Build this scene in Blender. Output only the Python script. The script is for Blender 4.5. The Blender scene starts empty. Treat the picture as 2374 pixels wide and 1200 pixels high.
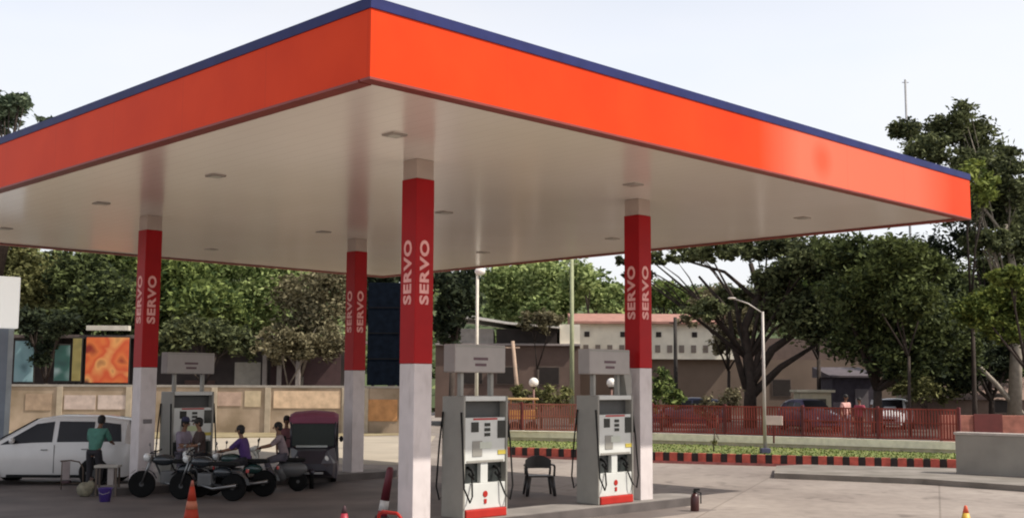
import bpy, bmesh, math, random
from mathutils import Vector, Matrix
R = math.radians
PI = math.pi
rnd = random.Random(7)
S = bpy.context.scene
COL = S.collection

# ------------------------------------------------------------------ camera
H = 2.6; F = 2679.6; PITCH = 0.1072; ROLL = 0.0048
cd = bpy.data.cameras.new('camera'); cam = bpy.data.objects.new('camera', cd); COL.objects.link(cam)
cd.sensor_width = 36; cd.lens = F / 2374 * 36; cd.clip_end = 3000; cd.clip_start = 0.1
cam.matrix_world = Matrix.Translation((0, 0, H)) @ Matrix.Rotation(PI/2 + PITCH, 4, 'X') @ Matrix.Rotation(ROLL, 4, 'Z')
S.camera = cam
# ------------------------------------------------------------------ sky and sun
SUN_EL = 50; SUN_AZ = 106          # azimuth from +Y clockwise: the sun stands to the right
w = bpy.data.worlds.new('World'); S.world = w; w.use_nodes = True
nt = w.node_tree; nt.nodes.clear()
out = nt.nodes.new('ShaderNodeOutputWorld'); bg = nt.nodes.new('ShaderNodeBackground'); bg2 = nt.nodes.new('ShaderNodeBackground')
sky = nt.nodes.new('ShaderNodeTexSky'); sky.sky_type = 'NISHITA'; sky.sun_disc = False
sky.sun_elevation = R(SUN_EL); sky.sun_rotation = R(SUN_AZ); sky.dust_density = 4; sky.air_density = 1; sky.altitude = 50
bg.inputs[1].default_value = 0.05; nt.links.new(sky.outputs[0], bg.inputs[0])
# thin bright overcast over the blue: a white veil with very soft clouds
tc = nt.nodes.new('ShaderNodeTexCoord'); mp = nt.nodes.new('ShaderNodeMapping'); mp.inputs['Scale'].default_value = (1, 1, 3)
nz = nt.nodes.new('ShaderNodeTexNoise'); nz.inputs['Scale'].default_value = 1.6; nz.inputs['Detail'].default_value = 4
cr = nt.nodes.new('ShaderNodeValToRGB'); cr.color_ramp.elements[0].color = (0.80, 0.85, 0.95, 1); cr.color_ramp.elements[1].color = (0.95, 0.94, 0.95, 1)
cr.color_ramp.elements[0].position = 0.3; cr.color_ramp.elements[1].position = 0.62
nt.links.new(tc.outputs['Generated'], mp.inputs[0]); nt.links.new(mp.outputs[0], nz.inputs[0]); nt.links.new(nz.outputs[0], cr.inputs[0])
nt.links.new(cr.outputs[0], bg2.inputs[0])
sxz = nt.nodes.new('ShaderNodeSeparateXYZ'); nt.links.new(tc.outputs['Generated'], sxz.inputs[0])
hz = nt.nodes.new('ShaderNodeMapRange'); hz.inputs[1].default_value = 0.28; hz.inputs[2].default_value = 0.75; hz.inputs[3].default_value = 0.80; hz.inputs[4].default_value = 0.22
nt.links.new(sxz.outputs[2], hz.inputs[0]); nt.links.new(hz.outputs[0], bg2.inputs[1])   # the haze veil thins towards the zenith
ad = nt.nodes.new('ShaderNodeAddShader'); nt.links.new(bg.outputs[0], ad.inputs[0]); nt.links.new(bg2.outputs[0], ad.inputs[1])
nt.links.new(ad.outputs[0], out.inputs[0])
sl = bpy.data.lights.new('sun', 'SUN'); sl.energy = 4.6; sl.angle = R(0.6); sl.color = (1.0, 0.93, 0.83)
so = bpy.data.objects.new('sun', sl); COL.objects.link(so)
az = R(SUN_AZ); el = R(SUN_EL)
sd = Vector((math.sin(az)*math.cos(el), math.cos(az)*math.cos(el), math.sin(el)))
so.rotation_euler = sd.to_track_quat('Z', 'Y').to_euler()
S.view_settings.view_transform = 'Standard'; S.view_settings.look = 'None'; S.view_settings.exposure = 0.12; S.view_settings.gamma = 1
S.render.engine = 'CYCLES'
S.cycles.max_bounces = 6; S.cycles.diffuse_bounces = 4; S.cycles.filter_width = 2.0

# ------------------------------------------------------------------ photo point -> place
_RM = cam.matrix_world.to_3x3()
def ray(px, py):
    return _RM @ Vector((px-1187, 600-py, -F))
def onz(px, py, z=0.0):             # where the sight line meets the height z
    d = ray(px, py); t = (z-H)/d.z
    return Vector((d.x*t, d.y*t, z))
def at(px, py, D):                  # the point at distance D along Y
    d = ray(px, py); t = D/d.y
    return Vector((d.x*t, D, H+d.z*t))

# ------------------------------------------------------------------ materials
MATS = {}
def mat(name, col, rough=0.6, metal=0.0, var=0.12, scale=3.0, bump=0.0, bscale=40, coat=0, spec=0.5, col2=None, island=False, trans=0.0, emit=None):
    if name in MATS: return MATS[name]
    m = bpy.data.materials.new(name); m.use_nodes = True; t = m.node_tree; b = t.nodes['Principled BSDF']
    b.inputs['Roughness'].default_value = rough; b.inputs['Metallic'].default_value = metal
    b.inputs['Specular IOR Level'].default_value = spec
    if coat: b.inputs['Coat Weight'].default_value = coat; b.inputs['Coat Roughness'].default_value = 0.08
    c = (*col, 1); hi = (*(col2 if col2 else [min(1, x*(1+var)) for x in col]), 1); lo = (*(col if col2 else [x*(1-var) for x in col]), 1)
    tcn = t.nodes.new('ShaderNodeTexCoord'); n = t.nodes.new('ShaderNodeTexNoise'); n.inputs['Scale'].default_value = scale; n.inputs['Detail'].default_value = 5
    t.links.new(tcn.outputs['Object'], n.inputs[0])
    r = t.nodes.new('ShaderNodeValToRGB'); r.color_ramp.elements[0].position = 0.32; r.color_ramp.elements[1].position = 0.68
    r.color_ramp.elements[0].color = lo; r.color_ramp.elements[1].color = hi
    if island:
        g = t.nodes.new('ShaderNodeNewGeometry'); mx = t.nodes.new('ShaderNodeMath'); mx.operation = 'MULTIPLY_ADD'
        mx.inputs[1].default_value = 0.55; t.links.new(g.outputs['Random Per Island'], mx.inputs[0])
        m2 = t.nodes.new('ShaderNodeMath'); m2.operation = 'MULTIPLY_ADD'; m2.inputs[1].default_value = 1.0; m2.inputs[2].default_value = -0.27
        t.links.new(n.outputs[0], m2.inputs[0]); t.links.new(m2.outputs[0], mx.inputs[2]); t.links.new(mx.outputs[0], r.inputs[0])
    else:
        t.links.new(n.outputs[0], r.inputs[0])
    t.links.new(r.outputs[0], b.inputs['Base Color'])
    if bump:
        n2 = t.nodes.new('ShaderNodeTexNoise'); n2.inputs['Scale'].default_value = bscale; n2.inputs['Detail'].default_value = 6
        t.links.new(tcn.outputs['Object'], n2.inputs[0])
        bp = t.nodes.new('ShaderNodeBump'); bp.inputs['Strength'].default_value = bump; bp.inputs['Distance'].default_value = 0.02
        t.links.new(n2.outputs[0], bp.inputs['Height']); t.links.new(bp.outputs[0], b.inputs['Normal'])
    if trans:
        tr = t.nodes.new('ShaderNodeBsdfTranslucent'); t.links.new(r.outputs[0], tr.inputs[0])
        ms = t.nodes.new('ShaderNodeMixShader'); ms.inputs[0].default_value = trans
        o = t.nodes['Material Output']; t.links.new(b.outputs[0], ms.inputs[1]); t.links.new(tr.outputs[0], ms.inputs[2]); t.links.new(ms.outputs[0], o.inputs[0])
    MATS[name] = m; return m

# ------------------------------------------------------------------ mesh builder
class MB:
    def __init__(s): s.v = []; s.f = []; s.sm = []
    def poly(s, pts, smooth=False):
        i = len(s.v); s.v += [tuple(p) for p in pts]; s.f.append(tuple(range(i, i+len(pts)))); s.sm.append(smooth); return s
    def box(s, x0, x1, y0, y1, z0, z1, bev=0.0, M=None):
        bm = bmesh.new(); bmesh.ops.create_cube(bm, size=1)
        for v in bm.verts: v.co = Vector(((x0+x1)/2+v.co.x*(x1-x0), (y0+y1)/2+v.co.y*(y1-y0), (z0+z1)/2+v.co.z*(z1-z0)))
        if bev: bmesh.ops.bevel(bm, geom=bm.edges[:], offset=bev, segments=2, affect='EDGES', profile=0.5)
        return s.addbm(bm, M)
    def addbm(s, bm, M=None, smooth=False):
        i = len(s.v); bm.verts.index_update()
        for v in bm.verts: s.v.append(tuple((M @ v.co) if M else v.co))
        for f in bm.faces: s.f.append(tuple(i+v.index for v in f.verts)); s.sm.append(smooth)
        bm.free(); return s
    def tube(s, pts, r, n=8, cap=True, smooth=True):
        pts = [Vector(p) for p in pts]; rs = r if isinstance(r, (list, tuple)) else [r]*len(pts)
        i0 = len(s.v); prev = None
        for k, p in enumerate(pts):
            d = (pts[min(k+1, len(pts)-1)] - pts[max(k-1, 0)]).normalized()
            a = prev if prev is not None else (Vector((0, 0, 1)) if abs(d.z) < .9 else Vector((1, 0, 0)))
            u = (a - d*a.dot(d)).normalized(); prev = u; q = d.cross(u)
            for j in range(n):
                t = 2*PI*j/n; s.v.append(tuple(p + (u*math.cos(t)+q*math.sin(t))*rs[k]))
        for k in range(len(pts)-1):
            for j in range(n):
                a = i0+k*n+j; b = i0+k*n+(j+1) % n; s.f.append((a, b, b+n, a+n)); s.sm.append(smooth)
        if cap:
            s.f.append(tuple(i0+n-1-j for j in range(n))); s.sm.append(False)
            e = i0+(len(pts)-1)*n; s.f.append(tuple(e+j for j in range(n))); s.sm.append(False)
        return s
    def lathe(s, prof, n=20, M=None, smooth=True):       # prof: (r, z)
        i0 = len(s.v)
        for (r, z) in prof:
            for j in range(n):
                t = 2*PI*j/n; p = Vector((r*math.cos(t), r*math.sin(t), z)); s.v.append(tuple(M @ p if M else p))
        for k in range(len(prof)-1):
            for j in range(n):
                a = i0+k*n+j; b = i0+k*n+(j+1) % n; s.f.append((a, b, b+n, a+n)); s.sm.append(smooth)
        s.f.append(tuple(i0+n-1-j for j in range(n))); s.sm.append(False)
        e = i0+(len(prof)-1)*n; s.f.append(tuple(e+j for j in range(n))); s.sm.append(False)
        return s
    def ball(s, c, r, seg=12):
        bm = bmesh.new(); bmesh.ops.create_uvsphere(bm, u_segments=seg, v_segments=max(6, seg//2+2), radius=1)
        rr = r if isinstance(r, (list, tuple)) else (r, r, r)
        return s.addbm(bm, Matrix.Translation(c) @ Matrix.Diagonal((*rr, 1)), True)
    def prism(s, pts, z0, z1):
        n = len(pts); i = len(s.v)
        zt = z1 if isinstance(z1, (list, tuple)) else [z1]*n
        s.v += [(p[0], p[1], z0) for p in pts] + [(p[0], p[1], zt[k]) for k, p in enumerate(pts)]
        s.f.append(tuple(i+n-1-k for k in range(n))); s.sm.append(False)
        s.f.append(tuple(i+n+k for k in range(n))); s.sm.append(False)
        for k in range(n):
            a = i+k; b = i+(k+1) % n; s.f.append((a, b, b+n, a+n)); s.sm.append(False)
        return s
    def build(s, name, m, parent=None, loc=None, fix=True):
        me = bpy.data.meshes.new(name); me.from_pydata(s.v, [], s.f)
        me.polygons.foreach_set('use_smooth', s.sm); me.materials.append(m) if m else None
        if fix:
            bm = bmesh.new(); bm.from_mesh(me); bmesh.ops.recalc_face_normals(bm, faces=bm.faces[:]); bm.to_mesh(me); bm.free()
        me.update()
        o = bpy.data.objects.new(name, me); COL.objects.link(o)
        if parent: o.parent = parent
        if loc: o.location = loc
        return o
def tag(o, label=None, cat=None, group=None, kind=None):
    if label: o['label'] = label
    if cat: o['category'] = cat
    if group: o['group'] = group
    if kind: o['kind'] = kind
    return o
def thing(name, label, cat, loc=(0, 0, 0), rz=0.0, group=None):
    o = bpy.data.objects.new(name, None); o.empty_display_size = 0.2; COL.objects.link(o)
    o.location = loc; o.rotation_euler = (0, 0, rz); return tag(o, label, cat, group)
def copy_tree(o, parent=None):
    c = o.copy(); COL.objects.link(c); c.parent = parent
    for ch in list(o.children): copy_tree(ch, c)
    return c

# =================================================================== GROUND AND SETTING
TH = 0.777
U = Vector((math.cos(TH), math.sin(TH), 0)); V = Vector((-math.sin(TH), math.cos(TH), 0))
C0 = Vector((-1.8696, 14.8303, 0)); CA = 17.99; CB = 22.58; ZS = 6.584; ZF = 7.507
def cp(u, v, z=0.0): return C0 + U*u + V*v + Vector((0, 0, z))

def ground_mat():
    m = bpy.data.materials.new('forecourt_paving'); m.use_nodes = True; t = m.node_tree; b = t.nodes['Principled BSDF']
    tcn = t.nodes.new('ShaderNodeTexCoord')
    n1 = t.nodes.new('ShaderNodeTexNoise'); n1.inputs['Scale'].default_value = 0.22; n1.inputs['Detail'].default_value = 7; n1.inputs['Roughness'].default_value = .6
    n2 = t.nodes.new('ShaderNodeTexNoise'); n2.inputs['Scale'].default_value = 3.5; n2.inputs['Detail'].default_value = 8
    for n in (n1, n2): t.links.new(tcn.outputs['Object'], n.inputs[0])
    r = t.nodes.new('ShaderNodeValToRGB'); r.color_ramp.elements[0].position = .35; r.color_ramp.elements[1].position = .65
    r.color_ramp.elements[0].color = (.245, .206, .182, 1); r.color_ramp.elements[1].color = (.355, .308, .272, 1)
    mx = t.nodes.new('ShaderNodeMix'); mx.data_type = 'RGBA'; mx.blend_type = 'MULTIPLY'; mx.inputs[0].default_value = .5
    r2 = t.nodes.new('ShaderNodeValToRGB'); r2.color_ramp.elements[0].position = .35; r2.color_ramp.elements[0].color = (.72, .72, .72, 1)
    r2.color_ramp.elements[1].position = .6
    t.links.new(n1.outputs[0], r.inputs[0]); t.links.new(n2.outputs[0], r2.inputs[0])
    t.links.new(r.outputs[0], mx.inputs[6]); t.links.new(r2.outputs[0], mx.inputs[7]); 
    mpg = t.nodes.new('ShaderNodeMapping'); mpg.inputs['Rotation'].default_value = (0, 0, .35); t.links.new(tcn.outputs['Object'], mpg.inputs[0])
    bk_ = t.nodes.new('ShaderNodeTexBrick'); bk_.inputs['Scale'].default_value = 1; bk_.inputs['Brick Width'].default_value = 4.5; bk_.inputs['Row Height'].default_value = 3.6; bk_.inputs['Mortar Size'].default_value = .022; bk_.offset = 0
    bk_.inputs['Color1'].default_value = (1, 1, 1, 1); bk_.inputs['Color2'].default_value = (.90, .90, .90, 1); bk_.inputs['Mortar'].default_value = (.62, .60, .58, 1); t.links.new(mpg.outputs[0], bk_.inputs[0])
    n4 = t.nodes.new('ShaderNodeTexNoise'); n4.inputs['Scale'].default_value = .9; n4.inputs['Detail'].default_value = 3; n4.inputs['Distortion'].default_value = 1.2; t.links.new(tcn.outputs['Object'], n4.inputs[0])
    r4 = t.nodes.new('ShaderNodeValToRGB'); r4.color_ramp.elements[0].position = .30; r4.color_ramp.elements[0].color = (.55, .53, .52, 1); r4.color_ramp.elements[1].position = .42; t.links.new(n4.outputs[0], r4.inputs[0])
    m5 = t.nodes.new('ShaderNodeMix'); m5.data_type = 'RGBA'; m5.blend_type = 'MULTIPLY'; m5.inputs[0].default_value = .8; t.links.new(mx.outputs[2], m5.inputs[6]); t.links.new(bk_.outputs[0], m5.inputs[7])
    m6 = t.nodes.new('ShaderNodeMix'); m6.data_type = 'RGBA'; m6.blend_type = 'MULTIPLY'; m6.inputs[0].default_value = .7; t.links.new(m5.outputs[2], m6.inputs[6]); t.links.new(r4.outputs[0], m6.inputs[7])
    t.links.new(m6.outputs[2], b.inputs['Base Color'])
    b.inputs['Roughness'].default_value = .8
    bp = t.nodes.new('ShaderNodeBump'); bp.inputs['Strength'].default_value = .25; bp.inputs['Distance'].default_value = .01
    t.links.new(n2.outputs[0], bp.inputs['Height']); t.links.new(bp.outputs[0], b.inputs['Normal'])
    return m
g = MB().poly([(-400, -60, 0), (400, -60, 0), (400, 900, 0), (-400, 900, 0)]).build('ground', ground_mat()); tag(g, kind='structure')

concrete = mat('concrete', (.30, .27, .245), .85, var=.2, scale=2, bump=.3)
pale_conc = mat('pale_concrete', (.55, .50, .42), .85, var=.12, scale=2, bump=.2)
# paving under the canopy, stained and with canopy shade put into its colour, with the expansion joints of a concrete slab
slab_shade = mat('shaded_stained_slab', (.10, .082, .076), .75, col2=(.19, .16, .145), scale=.6, bump=.3, bscale=12)
p = MB().prism([cp(-1.5, 2.6), cp(11.2, 2.6), cp(11.2, CB-3), cp(-1.5, CB-3)], -.1, .004).build('pavement', slab_shade); tag(p, kind='structure')

# planted verge: painted kerb, grass, pale coping, red fence, raised road behind
K = [onz(1060, 1054), onz(1180, 1058), onz(1510, 1071), onz(1860, 1081), onz(2225, 1091)]
def lerp(a, b, t): return a + (b-a)*t
kerb_z = .33
B = [onz(1060, 1017, kerb_z), onz(1180, 1018, kerb_z), onz(1510, 1025, kerb_z), onz(1860, 1036, kerb_z), onz(2225, 1049, kerb_z)]
grass_m = mat('grass_soil', (.10, .13, .035), .95, col2=(.21, .22, .07), scale=2.5, bump=.5, bscale=20)
vb = MB().prism([*K, *B[::-1]], -.1, kerb_z-.03).build('verge', grass_m); tag(vb, kind='structure')
gb = MB()
for i in range(5200):
    k = rnd.randrange(4); s_ = rnd.random(); t_ = rnd.random()
    q = lerp(lerp(K[k], K[k+1], s_), lerp(B[k], B[k+1], s_), .04+.94*t_); q.z = kerb_z-.03
    a = rnd.uniform(0, PI); h = rnd.uniform(.02, .07); ww = rnd.uniform(.02, .05)
    d = Vector((math.cos(a)*ww, math.sin(a)*ww, 0)); l = Vector((rnd.uniform(-.05, .05), rnd.uniform(-.05, .05), h))
    gb.poly([q-d, q+d, q+l])
gr = gb.build('grass', mat('grass_blades', (.09, .15, .03), .9, col2=(.26, .30, .09), island=True, scale=1.5), fix=False); tag(gr, 'short dry green grass on the verge behind the painted kerb', 'grass', kind='stuff')
# kerb blocks, alternately red and black, one thing each run of blocks is a kerb
kerb = thing('kerb', 'low kerb of alternating red and black painted blocks along the verge', 'kerb', K[0])
red_k = mat('kerb_red', (.50, .10, .07), .7, var=.3, scale=4); blk_k = mat('kerb_black', (.02, .012, .012), .7, var=.4, scale=4)
kfoot = mat('kerb_foot', (.36, .12, .11), .8, var=.3, scale=3)
L_tot = sum((K[i+1]-K[i]).length for i in range(4)); pos = 0; idx = 0
def along(PTS, d):
    for i in range(len(PTS)-1):
        l = (PTS[i+1]-PTS[i]).length
        if d <= l or i == len(PTS)-2: return lerp(PTS[i], PTS[i+1], d/l), (PTS[i+1]-PTS[i]).normalized()
        d -= l
while pos < L_tot-.3:
    Lb = .27 if idx % 2 == 0 else .21
    a, d = along(K, pos); b, _ = along(K, min(pos+Lb-.012, L_tot)); nrm = Vector((-d.y, d.x, 0))
    if nrm.y < 0: nrm = -nrm
    mb = MB().prism([a-nrm*.12-K[0], b-nrm*.12-K[0], b+nrm*.05-K[0], a+nrm*.05-K[0]], .08, kerb_z+.02)
    mb.build('kerb_block', red_k if idx % 2 == 0 else blk_k, kerb)
    pos += Lb; idx += 1
mb = MB()
for i in range(4):
    a, b = K[i], K[i+1]; d = (b-a).normalized(); nrm = Vector((-d.y, d.x, 0))
    if nrm.y < 0: nrm = -nrm
    mb.prism([a-nrm*.17-K[0], b-nrm*.17-K[0], b+nrm*.04-K[0], a+nrm*.04-K[0]], 0.0, .079)
mb.build('kerb_base', kfoot, kerb)
# coping wall
cw = thing('low_wall', 'low cream coping wall between the grass verge and the red fence', 'low wall', B[0])
mb = MB(); mc = MB()
for i in range(4):
    a, b = B[i]-B[0], B[i+1]-B[0]; d = (b-a).normalized(); nrm = Vector((-d.y, d.x, 0))
    if nrm.y < 0: nrm = -nrm
    mb.prism([a, b, b+nrm*.25, a+nrm*.25], -kerb_z, .10)
    mc.prism([a-nrm*.04, b-nrm*.04, b+nrm*.29, a+nrm*.29], .103, .36)
mb.build('wall_body', mat('wall_cream_face', (.50, .45, .33), .85, var=.2), cw); mc.build('coping', mat('coping_cream', (.90, .86, .70), .8, var=.1, scale=5), cw)
# raised road beyond
UZ = .5
far = [B[0]+Vector((-1, 60, 0)), B[0]+Vector((-1, 300, 0)), Vector((300, 340, 0)), Vector((300, 20, 0)), B[4]+Vector((14, -4.5, 0))]
b2 = [p + Vector((.12, .26, 0)) for p in B]
rd = MB().prism([*b2, far[4], far[3], far[2], far[1]], -.1, UZ).build('road', mat('road_asphalt', (.075, .06, .05), .9, var=.2, scale=.6, bump=.3)); tag(rd, kind='structure')

# red railing fence
red_f = mat('fence_red_paint', (.27, .058, .045), .6, var=.35, scale=1.2, spec=.2); red_d = mat('fence_post_dark', (.12, .02, .02), .6, var=.3)
def fence(name, label, A, Bp, z0, h, cat='fence', paint=None):
    d = Bp-A; L = d.length; t = thing(name, label, cat, (A.x, A.y, z0), math.atan2(d.y, d.x))
    m = MB(); n = int(L/.10)
    for i in range(n): x = i*.10; m.box(x, x+.055, -.01, .01, .06, h-.05)
    m.box(0, L, -.022, .022, h-.05, h); m.box(0, L, -.022, .022, .02, .07); m.box(0, L, -.021, .021, h*.52, h*.52+.035)
    m.build('railing', paint or red_f, t)
    k = max(2, int(L/2.6)+1)
    for i in range(k):
        x = L*i/(k-1); MB().box(x-.05, x+.05, -.06, .06, 0, h+.06, .01).build('post', red_d, t)
    return t
FO = Vector((.06, .12, 0))
fence('railing_fence', 'red metal railing on the coping wall between the two dispensers', B[0]+FO, B[2]+FO*1, .72, 1.08, paint=mat('fence_faded_pink', (.42, .15, .115), .7, var=.25, scale=1.2, spec=.2))
fence('railing_fence', 'long maroon metal railing right of the right pillar, up to the street lamp bend', B[2]+FO, B[3]+FO, .72, 1.08)
fence('railing_fence', 'maroon metal railing stretch ending at the grey wall on the right', B[3]+FO, B[4]+FO, .72, 1.08)

# low stepped slab and grey wall on the right
sp = [onz(1795, 1108), onz(1900, 1112), onz(2140, 1122), onz(2500, 1148), onz(2600, 1110), onz(2225, 1096), onz(1870, 1087), onz(1800, 1090)]
sl_ = MB().prism(sp, -.05, .15).build('concrete_slab', mat('slab_worn', (.15, .135, .115), .9, col2=(.26, .235, .21), scale=1.2, bump=.5, bscale=8)); tag(sl_, kind='structure')
t = thing('boundary_wall', 'plain grey rendered low wall at the right edge', 'wall', onz(2217, 1096, .15), 0)
wb_ = onz(2217, 1096, .15); we = onz(2700, 1122, .15); d = we-wb_; t.rotation_euler.z = math.atan2(d.y, d.x)
MB().box(0, d.length, 0, .35, -.02, 1.08, .01).build('wall_body', mat('render_grey', (.30, .285, .25), .9, var=.13, scale=1.2, bump=.3), t)
MB().box(-.03, d.length, -.03, .38, 1.08, 1.15, .008).build('coping', mat('coping_grey', (.46, .42, .38), .9, var=.15, scale=3), t)

# =================================================================== CANOPY
can = thing('canopy', 'large flat forecourt canopy with orange fascia and blue top edge', 'canopy', cp(0, 0, 0), TH)
def soffit_mat():
    m = bpy.data.materials.new('soffit_panel'); m.use_nodes = True; t = m.node_tree; b = t.nodes['Principled BSDF']
    tcn = t.nodes.new('ShaderNodeTexCoord'); n = t.nodes.new('ShaderNodeTexNoise'); n.inputs['Scale'].default_value = .25; n.inputs['Detail'].default_value = 4
    t.links.new(tcn.outputs['Object'], n.inputs[0])
    r = t.nodes.new('ShaderNodeValToRGB'); r.color_ramp.elements[0].position = .35; r.color_ramp.elements[1].position = .65
    r.color_ramp.elements[0].color = (.86, .77, .68, 1); r.color_ramp.elements[1].color = (.93, .85, .77, 1)
    t.links.new(n.outputs[0], r.inputs[0]); 
    # seams of the long ceiling planks
    sx = t.nodes.new('ShaderNodeSeparateXYZ'); t.links.new(tcn.outputs['Object'], sx.inputs[0])
    md = t.nodes.new('ShaderNodeMath'); md.operation = 'FRACT'; dv = t.nodes.new('ShaderNodeMath'); dv.operation = 'MULTIPLY'; dv.inputs[1].default_value = 1/.3
    t.links.new(sx.outputs[0], dv.inputs[0]); t.links.new(dv.outputs[0], md.inputs[0])
    gt = t.nodes.new('ShaderNodeMath'); gt.operation = 'LESS_THAN'; gt.inputs[1].default_value = .05; t.links.new(md.outputs[0], gt.inputs[0])
    mx = t.nodes.new('ShaderNodeMix'); mx.data_type = 'RGBA'; mx.inputs[7].default_value = (.78, .69, .61, 1)
    t.links.new(gt.outputs[0], mx.inputs[0]); t.links.new(r.outputs[0], mx.inputs[6]); t.links.new(mx.outputs[2], b.inputs['Base Color'])
    b.inputs['Roughness'].default_value = .20; b.inputs['Specular IOR Level'].default_value = 1.0
    return m
MB().box(.02, CA-.02, .02, CB-.02, ZS+.01, ZS+.12).build('soffit', soffit_mat(), can)
def fascia_mat():
    m = bpy.data.materials.new('fascia_orange'); m.use_nodes = True; t = m.node_tree; b = t.nodes['Principled BSDF']
    tcn = t.nodes.new('ShaderNodeTexCoord'); n = t.nodes.new('ShaderNodeTexNoise'); n.inputs['Scale'].default_value = .8; n.inputs['Detail'].default_value = 5
    t.links.new(tcn.outputs['Object'], n.inputs[0])
    r = t.nodes.new('ShaderNodeValToRGB'); r.color_ramp.elements[0].position = .3; r.color_ramp.elements[1].position = .7
    r.color_ramp.elements[0].color = (.66, .040, .003, 1); r.color_ramp.elements[1].color = (.74, .052, .005, 1)
    t.links.new(n.outputs[0], r.inputs[0])
    # sun-bleached stretch where the old emblem stood, towards the right end
    sx = t.nodes.new('ShaderNodeSeparateXYZ'); t.links.new(tcn.outputs['Object'], sx.inputs[0])
    mr = t.nodes.new('ShaderNodeValToRGB'); e = mr.color_ramp; e.elements[0].position = .50; e.elements[0].color = (0, 0, 0, 1)
    e.elements[1].position = .95; e.elements[1].color = (.1, .1, .1, 1)
    k = e.elements.new(.58); k.color = (1, 1, 1, 1); k = e.elements.new(.85); k.color = (.8, .8, .8, 1)
    dv = t.nodes.new('ShaderNodeMath'); dv.operation = 'DIVIDE'; dv.inputs[1].default_value = CA; t.links.new(sx.outputs[0], dv.inputs[0])
    t.links.new(dv.outputs[0], mr.inputs[0])
    # two faint rounds left by the removed emblem
    vd = t.nodes.new('ShaderNodeVectorMath'); vd.operation = 'DISTANCE'; vd.inputs[1].default_value = (11.25, 0, (ZS+ZF)/2); t.links.new(tcn.outputs['Object'], vd.inputs[0])
    lt = t.nodes.new('ShaderNodeMapRange'); lt.inputs[1].default_value = .12; lt.inputs[2].default_value = .46; lt.inputs[3].default_value = .42; lt.inputs[4].default_value = 0
    t.links.new(vd.outputs['Value'], lt.inputs[0])
    mu = t.nodes.new('ShaderNodeMath'); mu.operation = 'MULTIPLY'; mu.inputs[1].default_value = .85; t.links.new(mr.outputs[0], mu.inputs[0])
    sb = t.nodes.new('ShaderNodeMath'); sb.operation = 'SUBTRACT'; sb.use_clamp = True; t.links.new(mu.outputs[0], sb.inputs[0]); t.links.new(lt.outputs[0], sb.inputs[1])
    mx = t.nodes.new('ShaderNodeMix'); mx.data_type = 'RGBA'; mx.inputs[7].default_value = (.86, .17, .10, 1)
    t.links.new(sb.outputs[0], mx.inputs[0]); t.links.new(r.outputs[0], mx.inputs[6]); 
    # joints between the sheets
    a2 = t.nodes.new('ShaderNodeMath'); a2.operation = 'ADD'; t.links.new(sx.outputs[0], a2.inputs[0]); t.links.new(sx.outputs[1], a2.inputs[1])
    d2 = t.nodes.new('ShaderNodeMath'); d2.operation = 'MULTIPLY'; d2.inputs[1].default_value = 1/2.44; t.links.new(a2.outputs[0], d2.inputs[0])
    f2 = t.nodes.new('ShaderNodeMath'); f2.operation = 'FRACT'; t.links.new(d2.outputs[0], f2.inputs[0])
    l2 = t.nodes.new('ShaderNodeMath'); l2.operation = 'LESS_THAN'; l2.inputs[1].default_value = .006; t.links.new(f2.outputs[0], l2.inputs[0])
    l3 = t.nodes.new('ShaderNodeMath'); l3.operation = 'MULTIPLY'; l3.inputs[1].default_value = .22; t.links.new(l2.outputs[0], l3.inputs[0])
    m3 = t.nodes.new('ShaderNodeMix'); m3.data_type = 'RGBA'; m3.inputs[7].default_value = (.3, .02, .01, 1)
    t.links.new(l3.outputs[0], m3.inputs[0]); t.links.new(mx.outputs[2], m3.inputs[6]); t.links.new(m3.outputs[2], b.inputs['Base Color'])
    b.inputs['Roughness'].default_value = .5; b.inputs['Specular IOR Level'].default_value = .12
    return m
fm = fascia_mat()
blue = mat('trim_blue', (.018, .024, .11), .5, var=.15, spec=.2); dred = mat('fascia_edge_dark', (.22, .03, .02), .5)
for (x0, x1, y0, y1) in ((-.03, CA+.03, -.03, .018), (-.03, CA+.03, CB-.018, CB+.03), (-.03, .018, .02, CB-.02), (CA-.018, CA+.03, .02, CB-.02)):
    MB().box(x0, x1, y0, y1, ZS, ZF).build('fascia', fm, can)
for (x0, x1, y0, y1) in ((-.05, CA+.05, -.05, .2), (-.05, CA+.05, CB-.2, CB+.05), (-.05, .2, .202, CB-.202), (CA-.2, CA+.05, .202, CB-.202)):
    MB().box(x0, x1, y0, y1, ZF+.002, ZF+.15).build('trim', blue, can)
    MB().box(min(x0+.015, x0+.015), x1-.015, y0+.015, y1-.015, ZS-.035, ZS-.001).build('drip_edge', dred, can)
MB().box(.3, CA-.3, .3, CB-.3, ZF-.2, ZF-.05).build('roof_deck', mat('deck_grey', (.3, .3, .3), .8), can)
Mi = Matrix.Rotation(-TH, 4, 'Z') @ Matrix.Translation(-cp(0, 0, 0))
lampm = mat('fixture_housing', (.36, .31, .27), .5); lensm = mat('fixture_lens', (.45, .42, .36), .25)
for (px, py) in ((915, 313), (500, 408), (235, 472), (1030, 493), (750, 538), (490, 578), (1120, 585), (1468, 428), (1420, 553), (1860, 505), (12, 530)):
    q = Mi @ onz(px, py, ZS)
    f_ = MB().box(q.x-.15, q.x+.15, q.y-.15, q.y+.15, ZS-.018, ZS+.012, .006).build('downlight', lampm, can)
    MB().lathe([(.11, ZS-.024), (.13, ZS-.019)], 16, Matrix.Translation((q.x, q.y, 0))).build('lens', lensm, f_)

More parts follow.
